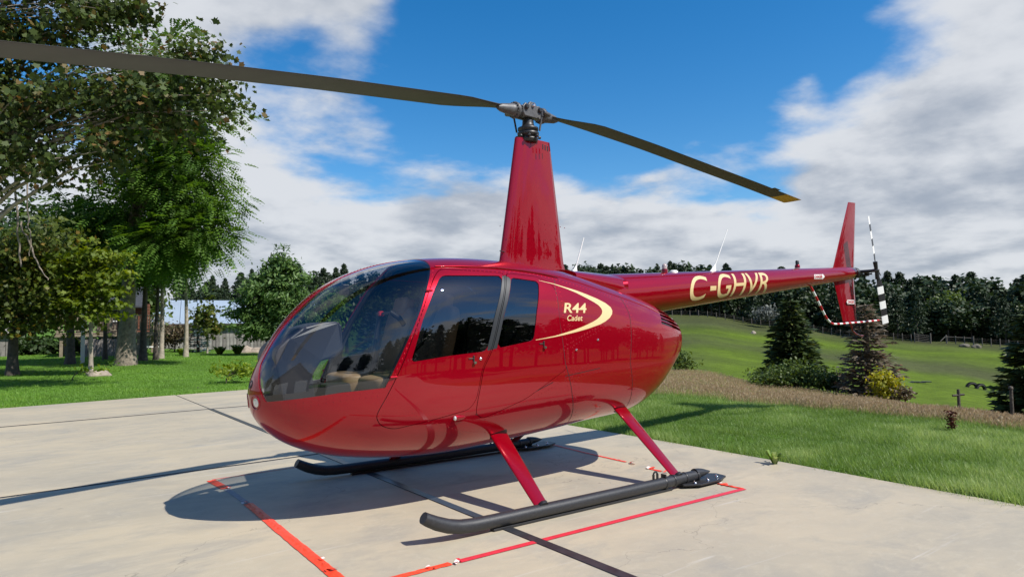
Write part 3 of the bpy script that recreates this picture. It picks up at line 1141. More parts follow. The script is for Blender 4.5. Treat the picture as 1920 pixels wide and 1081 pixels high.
def surf_line(pts, step=0.02):
    """resample (x,z) polyline"""
    out = []
    for (a, b), (c, d) in zip(pts[:-1], pts[1:]):
        n = max(1, int(math.hypot(c - a, d - b) / step))
        for i in range(n):
            out.append((a + (c - a) * i / n, b + (d - b) * i / n))
    out.append(pts[-1])
    return out


def ribbon(mb, pts, width, s, off=0.0008):
    L = []
    pts = surf_line(pts, 0.03)
    for i, (x, z) in enumerate(pts):
        x0, z0 = pts[max(i - 1, 0)]
        x1, z1 = pts[min(i + 1, len(pts) - 1)]
        dx, dz = x1 - x0, z1 - z0
        l = math.hypot(dx, dz) + 1e-9
        a, b = -dz / l * width / 2, dx / l * width / 2
        L.append((side_pt(x + a, z + b, off, s)[0], side_pt(x - a, z - b, off, s)[0]))
    vs = [q for pq in L for q in pq]
    mb.add(vs, [(2 * i, 2 * i + 1, 2 * i + 3, 2 * i + 2) for i in range(len(L) - 1)], False)


SEAMS = [
    [(-.16, 1.66), (-.20, 1.59), (-.222, 1.333), (-.177, 1.0), (-.085, .75), (.03, .51)],
    [(.62, 1.55), (.642, 1.381), (.596, .968), (.66, .75), (.72, .58)],
    [(-.177, .90), (.207, .944)],
    [(-1.66, .82), (-1.60, .965), (-1.575, 1.00), (-1.46, 1.00), (-1.445, .975), (-1.50, .845), (-1.53, .825), (-1.66, .82)],
    [(-1.0, .67), (-.9, .655), (-.56, .765), (-.30, .86)],
]
RIVETS = [
    [(-2.30, .802), (-2.15, .822), (-1.95, .856), (-1.72, .872)],
    [(-1.668, .885), (-1.538, 1.15), (-1.428, 1.36), (-1.318, 1.575), (-1.245, 1.70)],
    [(-.15, 1.60), (-.18, 1.333), (-.14, 1.0), (-.05, .75), (.06, .53)],
    [(-.19, 1.60), (-.255, 1.333), (-.215, 1.0), (-.12, .75)],
    [(-.18, 1.10), (.27, 1.27)], [(-.18, 1.13), (.20, 1.285)],
    [(.60, 1.50), (.61, 1.2), (.575, .968), (.64, .75), (.69, .62)],
    [(-1.64, .80), (-1.4, .665), (-1.1, .56), (-.75, .50)],
    [(-.9, .63), (-.5, .74), (-.15, .88), (.1, 1.0)], [(-.60, 1.705), (-.9, 1.71), (-1.15, 1.70)],
    [(.66, 1.25), (1.1, 1.18), (1.45, 1.10)], [(-2.25, .72), (-2.0, .62), (-1.72, .56)],
    [(.655, 1.50), (.672, 1.38), (.63, .968), (.69, .75)], [(-.177, .872), (.207, .915)], [(.0, 1.20), (.27, 1.295)],
    [(-.13, 1.30), (-.10, 1.16), (-.09, 1.0), (-.02, .8)], [(-2.29, .775), (-2.15, .795), (-1.95, .828), (-1.73, .845)], [(-.62, 1.72), (-.35, 1.705), (-.1, 1.66), (.3, 1.58), (.7, 1.50)],
    [(1.12, 1.26), (1.5, 1.20)], [(.75, .60), (1.0, .66), (1.3, .80)],
]
mb = MB()
for s in (-1, 1):
    for ln in SEAMS: ribbon(mb, ln, 0.006, s)
tag(mb.build("panel_seams", GAP, HELI), kind="stuff")
mb = MB()
for s in (-1, 1):
    for ln in RIVETS:
        for (x, z) in surf_line(ln, 0.034):
            p, n = side_pt(x, z, 0.0, s)
            n = Vector(n)
            a = n.cross(Vector((0, 0, 1))).normalized()
            b = n.cross(a)
            p = Vector(p)
            ring = [p + (a * math.cos(k * math.pi / 3) + b * math.sin(k * math.pi / 3)) * 0.0055 for k in range(6)]
            mb.add(ring + [p + n * 0.0032], [(k, (k + 1) % 6, 6) for k in range(6)], True)
for x in np.linspace(-2.30, -1.3, 40):       # along the windshield centre strip
    for y in (-.025, .025):
        u = np.interp(x, _xt, _ut)
        z = float(SZT(u)) - 0.0005
        mb.add([(x - .004, y - .004, z), (x + .004, y - .004, z), (x + .004, y + .004, z), (x - .004, y + .004, z), (x, y, z + .0025)], [(0, 1, 4), (1, 2, 4), (2, 3, 4), (3, 0, 4)], True)
tag(mb.build("rivets", RED, HELI), kind='stuff')
for s in (-1, 1):
    for (x, z) in ((.19, 1.176), (-.059, 1.101)):
        p, n = side_pt(x, z, 0.0, s)
        MB().lathe(p, n, [(0, .010), (.008, .009), (.012, .004)], 10).build("panel_latch", CHROME, HELI)


# lettering ---------------------------------------------------------------
def text_mesh2d(s, shear=0.0, bold=0.0, spacing=1.0):
    cu = bpy.data.curves.new("lettering", 'FONT')
    cu.body = s
    cu.shear = shear
    cu.offset = bold
    cu.space_character = spacing
    cu.resolution_u = 5
    ob = bpy.data.objects.new("lettering", cu)
    COL.objects.link(ob)
    dg = bpy.context.evaluated_depsgraph_get()
    me = bpy.data.meshes.new_from_object(ob.evaluated_get(dg))
    bpy.data.objects.remove(ob)
    bm = bmesh.new()
    bm.from_mesh(me)
    zs = [v.co for v in bm.verts]
    x0, x1 = min(v.x for v in zs), max(v.x for v in zs)
    y0, y1 = min(v.y for v in zs), max(v.y for v in zs)
    for v in bm.verts:
        v.co = ((v.co.x - x0) / (x1 - x0), (v.co.y - y0) / (y1 - y0), 0)
    bpy.data.meshes.remove(me)
    return bm


def map_text(s, name, fn, matl, parent, shear=0.0, bold=0.0, cuts=10, spacing=1.0):
    """fn maps (0..1, 0..1) to a 3D point"""
    bm = text_mesh2d(s, shear, bold, spacing)
    for k in range(1, cuts):
        for no in ((0, 1, 0), (1, 0, 0)):
            g = bm.verts[:] + bm.edges[:] + bm.faces[:]
            co = (0, k / cuts, 0) if no[1] else (k / cuts, 0, 0)
            bmesh.ops.bisect_plane(bm, geom=g, plane_co=co, plane_no=no)
    bmesh.ops.triangulate(bm, faces=bm.faces)
    for v in bm.verts:
        v.co = Vector(fn(v.co.x, v.co.y))
    me = bpy.data.meshes.new(name)
    bm.to_mesh(me)
    bm.free()
    me.materials.append(matl)
    return link(name, me, parent)


def boom_axis(x):
    return 1.65 + (x - 1.9) * 0.0889, 0.195 - 0.029 * (x - 1.9)


def boom_pt(x, z, off=0.0015, s=-1):
    zc, r = boom_axis(x)
    q = max(-0.999, min(0.999, (z - zc) / r))
    a = math.asin(q)
    return (x, s * (r + off) * math.cos(a), zc + (r + off) * math.sin(a))


def skin_map(x0, x1, z0, z1, off=0.0015, s=-1, slope=0.0):
    def f(a, b):
        x = x0 + (x1 - x0) * (a if s < 0 else 1 - a)
        z = z0 + (z1 - z0) * b + slope * (x - x0)
        return side_pt(x, z, off, s)[0]
    return f


for s in (-1, 1):
    map_text("R44", "model_number", skin_map(-.167, .098, 1.394, 1.474, 0.0018, s), GOLD, HELI, 0.25, 0.020, 6)
    map_text("Cadet", "model_name", skin_map(-.138, .033, 1.330, 1.376, 0.0018, s), GOLD, HELI, 0.30, 0.012, 6)
    O = [(-.338, 1.651), (-.20, 1.630), (-.078, 1.603), (.04, 1.578), (.149, 1.548), (.26, 1.515), (.354, 1.479), (.405, 1.445), (.415, 1.417), (.402, 1.388), (.363, 1.356), (.30, 1.325), (.230, 1.301), (.09, 1.268), (-.054, 1.241), (-.17, 1.222), (-.282, 1.206), (-.38, 1.195), (-.472, 1.185)]
    I = [(-.338, 1.648), (-.20, 1.623), (-.083, 1.591), (.02, 1.556), (.127, 1.511), (.195, 1.480), (.238, 1.455), (.258, 1.430), (.261, 1.409), (.248, 1.388), (.221, 1.366), (.175, 1.342), (.122, 1.322), (.02, 1.288), (-.083, 1.260), (-.18, 1.238), (-.282, 1.216), (-.38, 1.202), (-.472, 1.189)]
    o2, i2 = [np.stack([np.interp(np.linspace(0, 18, 73), np.arange(19), np.array(c)[:, k]) for k in (0, 1)], 1) for c in (O, I)]
    i2 = o2 + (i2 - o2) * .86
    mb = MB()
    rows = []
    for a, b in zip(o2, i2):
        rows.append([side_pt(a[0] + (b[0] - a[0]) * t, a[1] + (b[1] - a[1]) * t, 0.0016, s)[0] for t in (0, .33, .67, 1)])
    mb.loft(rows, closed=False, caps=False)
    mb.build("gold_swoosh", GOLD, HELI)

# mast fairing -------------------------------------------------------------


def airfoil(n=28):
    """unit chord section from the leading edge (0) to the trailing edge (1); thickness +-1"""
    ts = np.linspace(0, 1, n) ** 1.6
    y = lambda x: 2.6 * (0.2969 * math.sqrt(x) - 0.126 * x - 0.3516 * x * x + 0.2843 * x ** 3 - 0.1036 * x ** 4) * 1.28
    up = [(x, y(x)) for x in ts]
    return up + [(x, -y(x)) for x in ts[::-1][1:-1]]


AF = airfoil()


def fairing_sec(z, xl, xt, half, cz=None):
    return [(xl + (xt - xl) * a, half * min(1.0, abs(b) * 1.0) * (1 if b > 0 else -1), z + (cz(xl + (xt - xl) * a) if cz else 0)) for a, b in AF]


mf = MB()
zs = np.linspace(1.72, 2.955, 18)
secs = []
for z in zs:
    t = (z - 1.80) / (2.955 - 1.80)
    xl, xt = -.338 + t * .195, .402 - t * .150
    half = 0.165 - 0.062 * t
    if z < 1.86: half += (1.86 - z) * 0.3; xl -= (1.86 - z) * .25; xt += (1.86 - z) * .2
    secs.append(fairing_sec(z, xl, xt, half, lambda x: 0.035 * (x + .14) * max(0, t)))
mf.loft(secs, caps=False)
mfo = mf.build("mast_fairing", RED, HELI)
MB().add(secs[-2], [tuple(range(len(AF)))]).build("fairing_cap", BLACK, mfo)
for k in range(3):
    for s in (-1, 1):
        x = .095 + k * .038
        MB().box((x, s * (0.094 - k * .013), 2.885), (.010, .006, .050)).build("fairing_vent", BLACK, mfo, bevel=0.002)
mb = MB()
for s in (-1, 1):
    for k in range(9):
        t = k / 8
        x = -.22 + t * .56
        mb.lathe((x, s * 0.145 * math.sqrt(max(.05, 1 - ((x + .05) / .48) ** 2)), 2.18), (0, s, 0), [(0, .005), (.0035, .003)], 6)
tag(mb.build("fairing_rivets", RED, mfo), kind="stuff")
MB().tube([(-.30, -.03, 1.93), (-.36, -.05, 1.935)], [.006, .004], 6).build("static_probe", BLACK, mfo)

# tail boom ----------------------------------------------------------------
bsec = []
for x in np.concatenate([np.linspace(.45, 5.55, 30), [5.62, 5.70, 5.76, 5.80]]):
    zc, r = boom_axis(x)
    if x > 5.56: r *= math.sqrt(max(0.05, 1 - ((x - 5.55) / .27) ** 2))
    bsec.append([(x, r * math.cos(a), zc + r * math.sin(a)) for a in np.linspace(0, 2 * np.pi, 48, endpoint=False)])
BOOM = MB().loft(bsec).build("tail_boom", RED, HELI)
# cowl blending the boom into the roof behind the mast
csec = []
for x in np.linspace(.28, 1.32, 16):
    t = (x - .28) / 1.04
    zc, r = boom_axis(x)
    hw = (.30 - .14 * t)
    ztop = 1.80 - 0.02 * t
    zb_ = float(SZT(np.interp(x, _xt, _ut))) - .10
    zt_ = max(ztop - (t ** 3) * 0.03, zb_ + .05) if t < .97 else zc + r * .9
    csec.append([(x, hw * math.cos(a) * (1.0 if math.sin(a) < .2 else 1), (zb_ + zt_) / 2 + (zt_ - zb_) / 2 * math.copysign(abs(math.sin(a)) ** .8, math.sin(a))) for a in np.linspace(0, 2 * np.pi, 32, endpoint=False)])
MB().loft(csec).build("boom_cowl", RED, HELI)
for s in (-1,):
    mb = MB()
    sc_ = []
    for k in range(8):
        t = k / 7
        x = .86 + .15 * t
        sc_.append([(x, s * (.165 + .055 * t * max(0, math.cos(a)) * 1.0) , 1.665 + (.02 + .042 * t) * math.sin(a)) for a in np.linspace(-math.pi / 2, math.pi / 2, 10)])
    mb.loft(sc_, closed=False, caps=False)
    scp = mb.build("air_scoop", RED, HELI)
    MB().add([(1.005, p[1] * .99, p[2]) for p in sc_[-1]], [tuple(range(10))]).build("scoop_mouth", BLACK, scp)

MB_L = [("C", 1.955, 2.245, 1.535, 1.800), ("-", 2.292, 2.402, 1.640, 1.690), ("GHVR", 2.43, 3.42, 1.575, 1.862)]


def boom_map(x0, x1, zl0, zl1, zr0, zr1, s=-1, off=0.0016, fw=True):
    def f(a, b):
        x = x0 + (x1 - x0) * (a if s < 0 else 1 - a)
        z = (zl0 + (zr0 - zl0) * (x - x0) / (x1 - x0)) * (1 - b) + (zl1 + (zr1 - zl1) * (x - x0) / (x1 - x0)) * b
        return boom_pt(x, z, off, s)
    return f


for s in (-1, 1):
    if s < 0:
        map_text("C", "registration_letter", boom_map(1.945, 2.27, 1.530, 1.792, 1.560, 1.815, s), GOLD, BOOM, 0.22, 0.004, 10)
        map_text("-", "registration_dash", boom_map(2.292, 2.402, 1.650, 1.700, 1.660, 1.706, s), GOLD, BOOM, 0.1, 0.0, 4)
        map_text("GHVR", "registration_letters", boom_map(2.425, 3.44, 1.572, 1.835, 1.662, 1.898, s), GOLD, BOOM, 0.22, 0.004, 12, 0.98)
    else:
        map_text("C-GHVR", "registration_letters", boom_map(1.945, 3.44, 1.53, 1.79, 1.66, 1.898, s), GOLD, BOOM, 0.22, 0.004, 12)


def arrow_label(parent, name, f, both=False):
    """white arrow plate with red DANGER lettering; f maps (0..1,0..1,offset) to a point"""
    outl = [(0.0, .12), (.80, .12), (.80, 0), (1, .5), (.80, 1), (.80, .88), (0, .88)] if not both else [(0, .5), (.10, .12), (.90, .12), (1, .5), (.90, .88), (.10, .88)]
    bm = bmesh.new()
    fc = bm.faces.new([bm.verts.new((a, b, 0)) for a, b in outl])
    for k in range(1, 8):
        bmesh.ops.bisect_plane(bm, geom=bm.verts[:] + bm.edges[:] + bm.faces[:], plane_co=(0, k / 8, 0), plane_no=(0, 1, 0))
    for v in bm.verts: v.co = Vector(f(v.co.x, v.co.y, 0.0015))
    me = bpy.data.meshes.new(name)
    bm.to_mesh(me)
    bm.free()
    me.materials.append(WHITE)
    lab = link(name, me, parent)
    map_text("DANGER", "warning_text", lambda a, b: f((.05 + a * .72) if not both else (.13 + a * .74), .22 + b * .56, 0.0025), WARNRED, lab, 0.0, 0.035, 4)


arrow_label(BOOM, "danger_label", lambda a, b, o: boom_pt(4.49 + a * .27, 1.845 + b * .075 + a * .012, o, -1))
# antennas, beacon
for x0, z0, x1, z1 in ((.52, 1.775, .655, 2.125), (2.60, 1.893, 2.895, 2.388)):
    b_ = Vector((x0, 0, z0))
    e_ = Vector((x1, 0, z1))
    d_ = (e_ - b_).normalized()
    mb = MB()
    secs = []
    for t, w, th in ((-.01, .055, .016), (.02, .038, .013), (.06, .016, .008), (.085, .008, .006)):
        c = b_ + d_ * t
        secs.append([(c.x + w * math.cos(a), th * math.sin(a), c.z) for a in np.linspace(0, 2 * np.pi, 12, endpoint=False)])
    mb.loft(secs)
    mb.tube([b_ + d_ * .07, b_ + d_ * .3, e_], [.006, .0055, .004], 8)
    mb.build("whip_antenna", WHITE, HELI if x0 < 1 else BOOM)
bk = MB().lathe((1.786, 0, 1.83), (0, 0, 1), [(0, .035), (.03, .034), (.045, .030)], 16).build("beacon_base", RED_DEEP, BOOM)
MB().lathe((1.786, 0, 1.873), (0, 0, 1), [(0, .027), (.035, .027), (.052, .02), (.06, .006)], 16).build("beacon_dome", mat("smoky_beacon_glass", (.45, .36, .34), .12, 0, 1), bk)
MB().lathe((1.93, 0, 1.838), (0, 0, 1), [(0, .045), (.02, .043), (.03, .03), (.033, 0)], 18).build("gps_puck", WHITE, BOOM)
bk = MB().lathe((4.315, 0, 1.995), (0, 0, 1), [(0, .034), (.03, .032), (.04, .026)], 14).build("strobe_base", RED_DEEP, BOOM)
MB().lathe((4.315, 0, 2.034), (0, 0, 1), [(0, .022), (.05, .022), (.058, .015)], 14).build("strobe_cap", BLACK, bk)


def fin(name, z0, xl0, xt0, z1, xl1, xt1, th=.03, y0=0.0):
    mb = MB()
    secs = []
    for k in range(9):
        t = k / 8
        xl, xt, z = xl0 + (xl1 - xl0) * t, xt0 + (xt1 - xt0) * t, z0 + (z1 - z0) * t
        e = 1.0 if 0 < k < 8 else (1.0 if k == 0 else .75)
        secs.append([(xl + (xt - xl) * a, y0 + th * e * b * .8, z + (.0 if k < 8 else 0.01 * a)) for a, b in AF])
    return mb.loft(secs).build(name, RED, HELI)


fin("upper_fin", 2.0, 5.165, 5.745, 2.975, 5.672, 5.875)
lf = fin("lower_fin", 1.93, 5.165, 5.735, 1.315, 5.385, 5.762)
arrow_label(lf, "danger_label", lambda a, b, o: (5.46 + a * .23, -.025 - o, 1.545 + b * .075), True)
sb = MB()
secs = []
for y in (.05, .85):
    secs.append([(5.25 + .30 * a, y, 1.975 + .02 * b) for a, b in AF])
sb.loft(secs).build("horizontal_stabilizer", RED, HELI)


def striped_tube(name, pts, rad, bands, mats_, parent, n=10):
    """tube cut into equal bands of alternating colour, each band a piece of the mesh"""
    P = [Vector(p) for p in pts]
    # smooth the corners with Catmull-Rom samples
    Q = []
    for i in range(len(P) - 1):
        p0, p1, p2, p3 = P[max(i - 1, 0)], P[i], P[i + 1], P[min(i + 2, len(P) - 1)]
        for k in range(12):
            t = k / 12
            Q.append(0.5 * ((2 * p1) + (-p0 + p2) * t + (2 * p0 - 5 * p1 + 4 * p2 - p3) * t * t + (-p0 + 3 * p1 - 3 * p2 + p3) * t ** 3))
    Q.append(P[-1])
    L = np.cumsum([0] + [(b - a).length for a, b in zip(Q[:-1], Q[1:])])
    mb = MB()
    for k in range(bands):
        s0, s1 = L[-1] * k / bands, L[-1] * (k + 1) / bands
        ss = np.linspace(s0, s1, 5)
        mb.tube([Vector([np.interp(s, L, [q[c] for q in Q]) for c in range(3)]) for s in ss], rad, n, True, k % 2)
    return mb.build(name, mats_, parent)


striped_tube("tail_rotor_guard", [(4.52, -.05, 1.765), (4.63, -.06, 1.62), (4.80, -.07, 1.40), (4.90, -.075, 1.315), (5.02, -.08, 1.283), (5.40, -.08, 1.293), (5.80, -.09, 1.308), (6.19, -.10, 1.328)],
             .014, 25, [WARNRED, WHITE], HELI)
MB().tube([(5.60, 0, 1.34), (5.605, 0, 1.26), (5.64, 0, 1.19), (5.72, 0, 1.145), (5.86, 0, 1.115), (5.93, 0, 1.117)], [.011] * 5 + [.008], 8).build("tail_skid", RED_DEEP, HELI)

# tail rotor
TRC = Vector((5.80, -.28, 2.005))
gb = MB()
gb.lathe((5.74, 0, 1.985), (1, 0, 0.08), [(0, .07), (.05, .075), (.08, .05), (.12, .03)], 16)
gb.tube([(5.82, .06, 2.0), (5.81, -.24, 2.004)], [.028, .022], 12)
gb.tube([(5.86, -.02, 1.96), (5.83, -.20, 1.965)], [.012, .012], 8)
gb.box((5.86, -.12, 1.965), (.05, .05, .05))
gb.build("tail_gearbox", BLACK, HELI, bevel=0.004)
trh = MB().lathe(TRC + Vector((0, .05, 0)), (0, -1, 0), [(0, .022), (.05, .026), (.08, .02), (.09, .008)], 14).tube([TRC + Vector((.05, .02, .06)), TRC + Vector((.05, -.03, -.07))], .008, 8).build("tail_rotor_hub", STEEL, HELI)
tilt = Vector((-.159, 0, .735)).normalized()
for sg in (1, -1):
    d = tilt * sg
    chord_dir0 = Vector((d.z, 0, -d.x)) * sg     # in the rotor plane
    ang = math.radians(-16)
    cd_ = (chord_dir0 * math.cos(ang) + Vector((0, -1, 0)) * math.sin(ang) * sg).normalized()
    nn = d.cross(cd_).normalized()
    bl = MB()
    edges = [.02, .10, .23, .335, .435, .54, .635, .745]
    for k in range(7):
        mi = 1 if k in (2, 4, 6) else 0
        secs = []
        for rr_ in (edges[k], edges[k + 1]):
            ch = .115 if rr_ > .12 else .06
            th = .008 if rr_ > .12 else .016
            secs.append([TRC + d * rr_ + cd_ * (ch * (a - .3)) + nn * (th * b) for a, b in AF])
        bl.loft(secs, mi=mi, smooth=True)
    bl.tube([TRC + d * 0.0, TRC + d * .12], [.022, .03], 10, True, 0)
    bl.build("tail_rotor_blade", [BLACK, WHITE], HELI)

# main rotor -------------------------------------------------------------
AZ = 0.10
RX = Vector((math.cos(AZ), math.sin(AZ), 0))
RY = Vector((-math.sin(AZ), math.cos(AZ), 0))
RZ = Vector((0, 0, 1))
HUB = Vector((0.005, 0, 3.205))


def rl(a, b, c):
    return HUB + RX * a + RY * b + RZ * c


mastm = MB()
mastm.lathe((.005, 0, 2.88), (0, 0, 1), [(0, .035), (.33, .035)], 18)
mastm.lathe((.005, 0, 2.93), (0, 0, 1), [(0, .075), (.02, .088), (.035, .088), (.04, .07), (.055, .07), (.06, .095), (.085, .098), (.09, .08), (.105, .078), (.11, .092), (.13, .092), (.14, .06), (.17, .052), (.2, .05)], 26)
for k in range(8):
    a = k * math.pi / 4 + .2
    mastm.lathe((.005 + .09 * math.cos(a), .09 * math.sin(a), 2.975), (math.cos(a), math.sin(a), 0), [(0, .014), (.02, .014), (.024, .008)], 8)
swp = mastm.build("swashplate", BLACK, HELI)
for sg in (1, -1):
    MB().tube([Vector((.005, 0, 0)) + RY * (-sg * .085) + RX * (sg * .06) + RZ * 3.03, rl(sg * .075, -sg * .105, -.03)], .0085, 8).lathe(rl(sg * .075, -sg * .105, -.045), RZ, [(0, .014), (.03, .014)], 8).build("pitch_link", STEEL if sg > 0 else BLACK, HELI)
hubm = MB()
# two cheek plates with the three hinge bolts, joined by a block
for sy in (-1, 1):
    prof = [(-.115, -.035), (-.095, -.06), (.095, -.06), (.115, -.035), (.118, .02), (.085, .058), (.05, .05), (.03, .078), (-.03, .078), (-.05, .05), (-.085, .058), (-.118, .02)]
    hubm.prism(prof, lambda a, c, sy=sy: rl(a, sy * .038, c), lambda a, c, sy=sy: rl(a, sy * .066, c))
hubm.prism([(-.06, -.05), (.06, -.05), (.06, .03), (-.06, .03)], lambda a, c: rl(a, -.037, c), lambda a, c: rl(a, .037, c))
hb = hubm.build("rotor_hub", STEEL, HELI, bevel=0.005)
for a, c, r in ((0, .045, .016), (-.082, .018, .022), (.082, .018, .022)):
    MB().lathe(rl(a, -.088, c), RY, [(0, r * .7), (.006, r), (.170, r), (.176, r * .7)], 14).build("hinge_bolt", BLACK if r > .02 else CHROME, hb)


def blade_z(sg, r):
    if sg > 0: return float(np.interp(r, [0, .3, .8, 1.65, 2.66, 3.89, 5.04], [3.208, 3.213, 3.217, 3.187, 3.132, 3.066, 2.992]))
    return float(np.interp(r, [0, .3, .72, 2.0, 2.76, 3.79, 5.04], [3.205, 3.196, 3.155, 2.985, 2.872, 2.705, 2.485]))


for sg in (1, -1):
    ax = RX if sg > 0 else -Vector((math.cos(.145), math.sin(.145), 0))
    z_at = lambda r: blade_z(sg, r)
    root = HUB + ax * .10
    slope = (z_at(.72) - z_at(.2)) / .52
    axd = (ax + RZ * slope).normalized()
    sp = MB()
    o = HUB + ax * .075
    o.z = z_at(.1) - .005
    sp.lathe(o, axd, [(0, .040), (.025, .048), (.05, .052), (.07, .052), (.075, .070), (.10, .074), (.105, .058), (.15, .052), (.20, .044), (.26, .036), (.30, .02)], 24)
    spo = sp.build("blade_spindle", STEEL, HELI)
    bt = MB()
    a_ = axd.cross(RZ).normalized()
    b2 = axd.cross(a_)
    for k in range(14):
        t = 2 * math.pi * k / 14
        bt.lathe(o + axd * .104 + (a_ * math.cos(t) + b2 * math.sin(t)) * .065, axd, [(0, .0065), (.009, .0065), (.010, .003)], 6)
        bt.lathe(o + axd * .072 + (a_ * math.cos(t) + b2 * math.sin(t)) * .065, -axd, [(0, .0065), (.009, .0065), (.010, .003)], 6)
    tag(bt.build("flange_bolts", BLACK, spo), kind="stuff")
    # pitch horn
    MB().tube([o + axd * .085 + RY * (-sg * .05), rl(sg * .15, -sg * .115, -.02), rl(sg * .075, -sg * .125, -.012)], [.026, .020, .014], 10).build("pitch_horn", STEEL, spo)
    # blade: rotation is counter-clockwise seen from above; the leading edge faces +RY*sg
    lead = Vector((0, 0, 1)).cross(ax)
    rs = [.27, .32, .40, .50, .60, .72, .85] + list(np.linspace(1.1, 4.62, 18))

    def sec(r, tipcut=0.0):
        c = .254
        th = .0155
        if r < .85:
            t = (r - .27) / .58
            t = t * t * (3 - 2 * t)
            c = .085 + (.254 - .085) * t
            th = .034 + (.0155 - .034) * t
        tw = math.radians(5.5 - 1.1 * r)
        ch = (lead * math.cos(tw) + RZ * math.sin(tw))
        up = ch.cross(ax) * (-1 if ch.cross(ax).z < 0 else 1)
        base = HUB + ax * r
        base = Vector((base.x, base.y, z_at(r)))
        return [base + ch * (c * (.27 - a)) + up * (th * b) for a, b in AF]
    bl = MB().loft([sec(r) for r in rs]).build("main_rotor_blade", BLADE, HELI)
    tp = MB().loft([sec(r) for r in (4.621, 4.8, 5.0, 5.035)])
    tp.build("blade_tip", BLADEYEL, bl)
    # trim tab near the tip
    s0, s1 = sec(4.20), sec(4.36)
    k = 27
    MB().add([s0[k], s1[k], s1[k] - lead * .035, s0[k] - lead * .035, s0[k] + RZ * .003, s1[k] + RZ * .003, s1[k] - lead * .035 + RZ * .003, s0[k] - lead * .035 + RZ * .003], [(0, 1, 2, 3), (4, 5, 6, 7), (0, 1, 5, 4), (1, 2, 6, 5), (2, 3, 7, 6), (3, 0, 4, 7)]).build("trim_tab", BLADE, bl)

# landing gear -----------------------------------------------------------
for s in (-1, 1):
    y = s * 1.09
    path = [(-1.690, y, .168), (-1.66, y, .150), (-1.60, y, .120), (-1.52, y, .090), (-1.44, y, .072), (-1.34, y, .064), (-1.2, y, .062), (-.6, y, .062), (0, y, .063), (.5, y, .067), (.82, y, .072)]
    sk = MB().tube(path, [.036, .039, .042, .043, .043, .043, .043, .043, .043, .043, .041], 18).build("skid", SKIDBLACK, HELI)
    # pointed tail of the tube
    tl = []
    for x, h, w in ((.80, .041, .041), (.86, .036, .040), (.91, .027, .038), (.95, .014, .032), (.985, .004, .016)):
        tl.append([(x, y + w * math.cos(a), .085 + h * math.sin(a)) for a in np.linspace(0, 2 * np.pi, 14, endpoint=False)])
    MB().loft(tl).build("skid_tail", SKIDBLACK, sk)
    for x in (.52, .66, .80):
        MB().lathe((x, y, .068), (1, 0, 0.01), [(0, .043), (.003, .048), (.020, .048), (.023, .043)], 18).build("clamp_band", BLACK, sk)
    # wear shoe under the tube
    MB().box((-.35, y, .009), (1.7, .045, .018)).build("wear_shoe", BLACK, sk, bevel=0.003)
    # flat ground plate at the rear
    oct_ = [(.60, -.05), (.72, -.125), (.98, -.12), (1.13, -.06), (1.15, .05), (1.06, .13), (.74, .13), (.62, .07)]
    pl = MB().prism(oct_, lambda a, b: (a, y + b, .020), lambda a, b: (a, y + b, .036)).build("ground_plate", BLACK, sk, bevel=0.004)
    mb = MB()
    for a, b in ((.70, -.085), (.86, -.085), (1.02, -.05), (.70, .085), (.9, .085)):
        mb.lathe((a, y + b, .034), (0, 0, 1), [(0, .012), (.012, .012), (.014, .006)], 8)
        mb.lathe((a, y + b * .9, .046), (0, 0, 1), [(0, .006), (.012, .006)], 6)
    tag(mb.build("plate_bolts", CHROME, pl), kind="stuff")
    # ground handling lug and bracket
    mb = MB()
    for k in range(12):
        a0, a1 = math.pi * k / 12, math.pi * (k + 1) / 12
        mb.tube([(.335 + .022 * math.cos(a0), y, .140 + .022 * math.sin(a0)), (.335 + .022 * math.cos(a1), y, .140 + .022 * math.sin(a1))], .007, 6)
    mb.box((.313, y, .120), (.014, .014, .05)).box((.357, y, .120), (.014, .014, .05))
    mb.build("handling_lug", BLACK, sk, bevel=0.002)
    MB().lathe((.42, y, .064), (1, 0, 0), [(0, .045), (.014, .049), (.02, .045)], 16).build("lug_band", BLACK, sk)
    MB().box((.43, y, .118), (.012, .05, .03)).build("lug_bracket", BLACK, sk, bevel=.002)
    for (x0, y0, z0, c0), (x1, y1, z1, c1) in (((-.700, .455, .50, .162), (-.785, 1.085, .085, .112)), ((.636, .40, .60, .160), (.596, 1.085, .088, .106))):
        secs = []
        for k in range(8):
            t = k / 7
            x, yy, z, c = x0 + (x1 - x0) * t, y0 + (y1 - y0) * t, z0 + (z1 - z0) * t, c0 + (c1 - c0) * t
            nrm = Vector((0, (z1 - z0), -(y1 - y0))).normalized() * -1
            secs.append([(x + c * (a - .5), s * (yy + nrm.y * b * c * .27), z + nrm.z * b * c * .27) for a, b in AF])
        st = MB().loft(secs).build("skid_strut", RED, HELI)
        MB().lathe((x1 - .0, s * y1, z1 + .012), (0, s * -.84, .54), [(-.020, c1 * .34), (.000, c1 * .36), (.006, c1 * .30)], 18).build("strut_foot", BLACK, st)
        MB().lathe((x0, s * (y0 + .02), z0 - .012), (0, s * -.84, .54), [(-.01, c0 * .42), (.02, c0 * .46)], 16).build("strut_collar", BLACK, st)

# cabin interior ---------------------------------------------------------
fl = []
for x in np.linspace(-2.22, -.12, 14):
    w = float(side_y(np.array(x), np.array(.66))) * .93
    fl.append([(x, -w, .66), (x, w, .66)])
MB().loft(fl, closed=False, caps=False).build("cabin_floor", LINING, HELI)
bh = []
for t in np.linspace(0, 2 * np.pi, 40, endpoint=False):
    p = hull(np.array(7.75), np.array(t))
    bh.append((p[0], p[1] * .96, 1.0 + (p[2] - 1.0) * .965))
MB().add(bh, [tuple(range(40))]).build("rear_bulkhead", LINING, HELI)


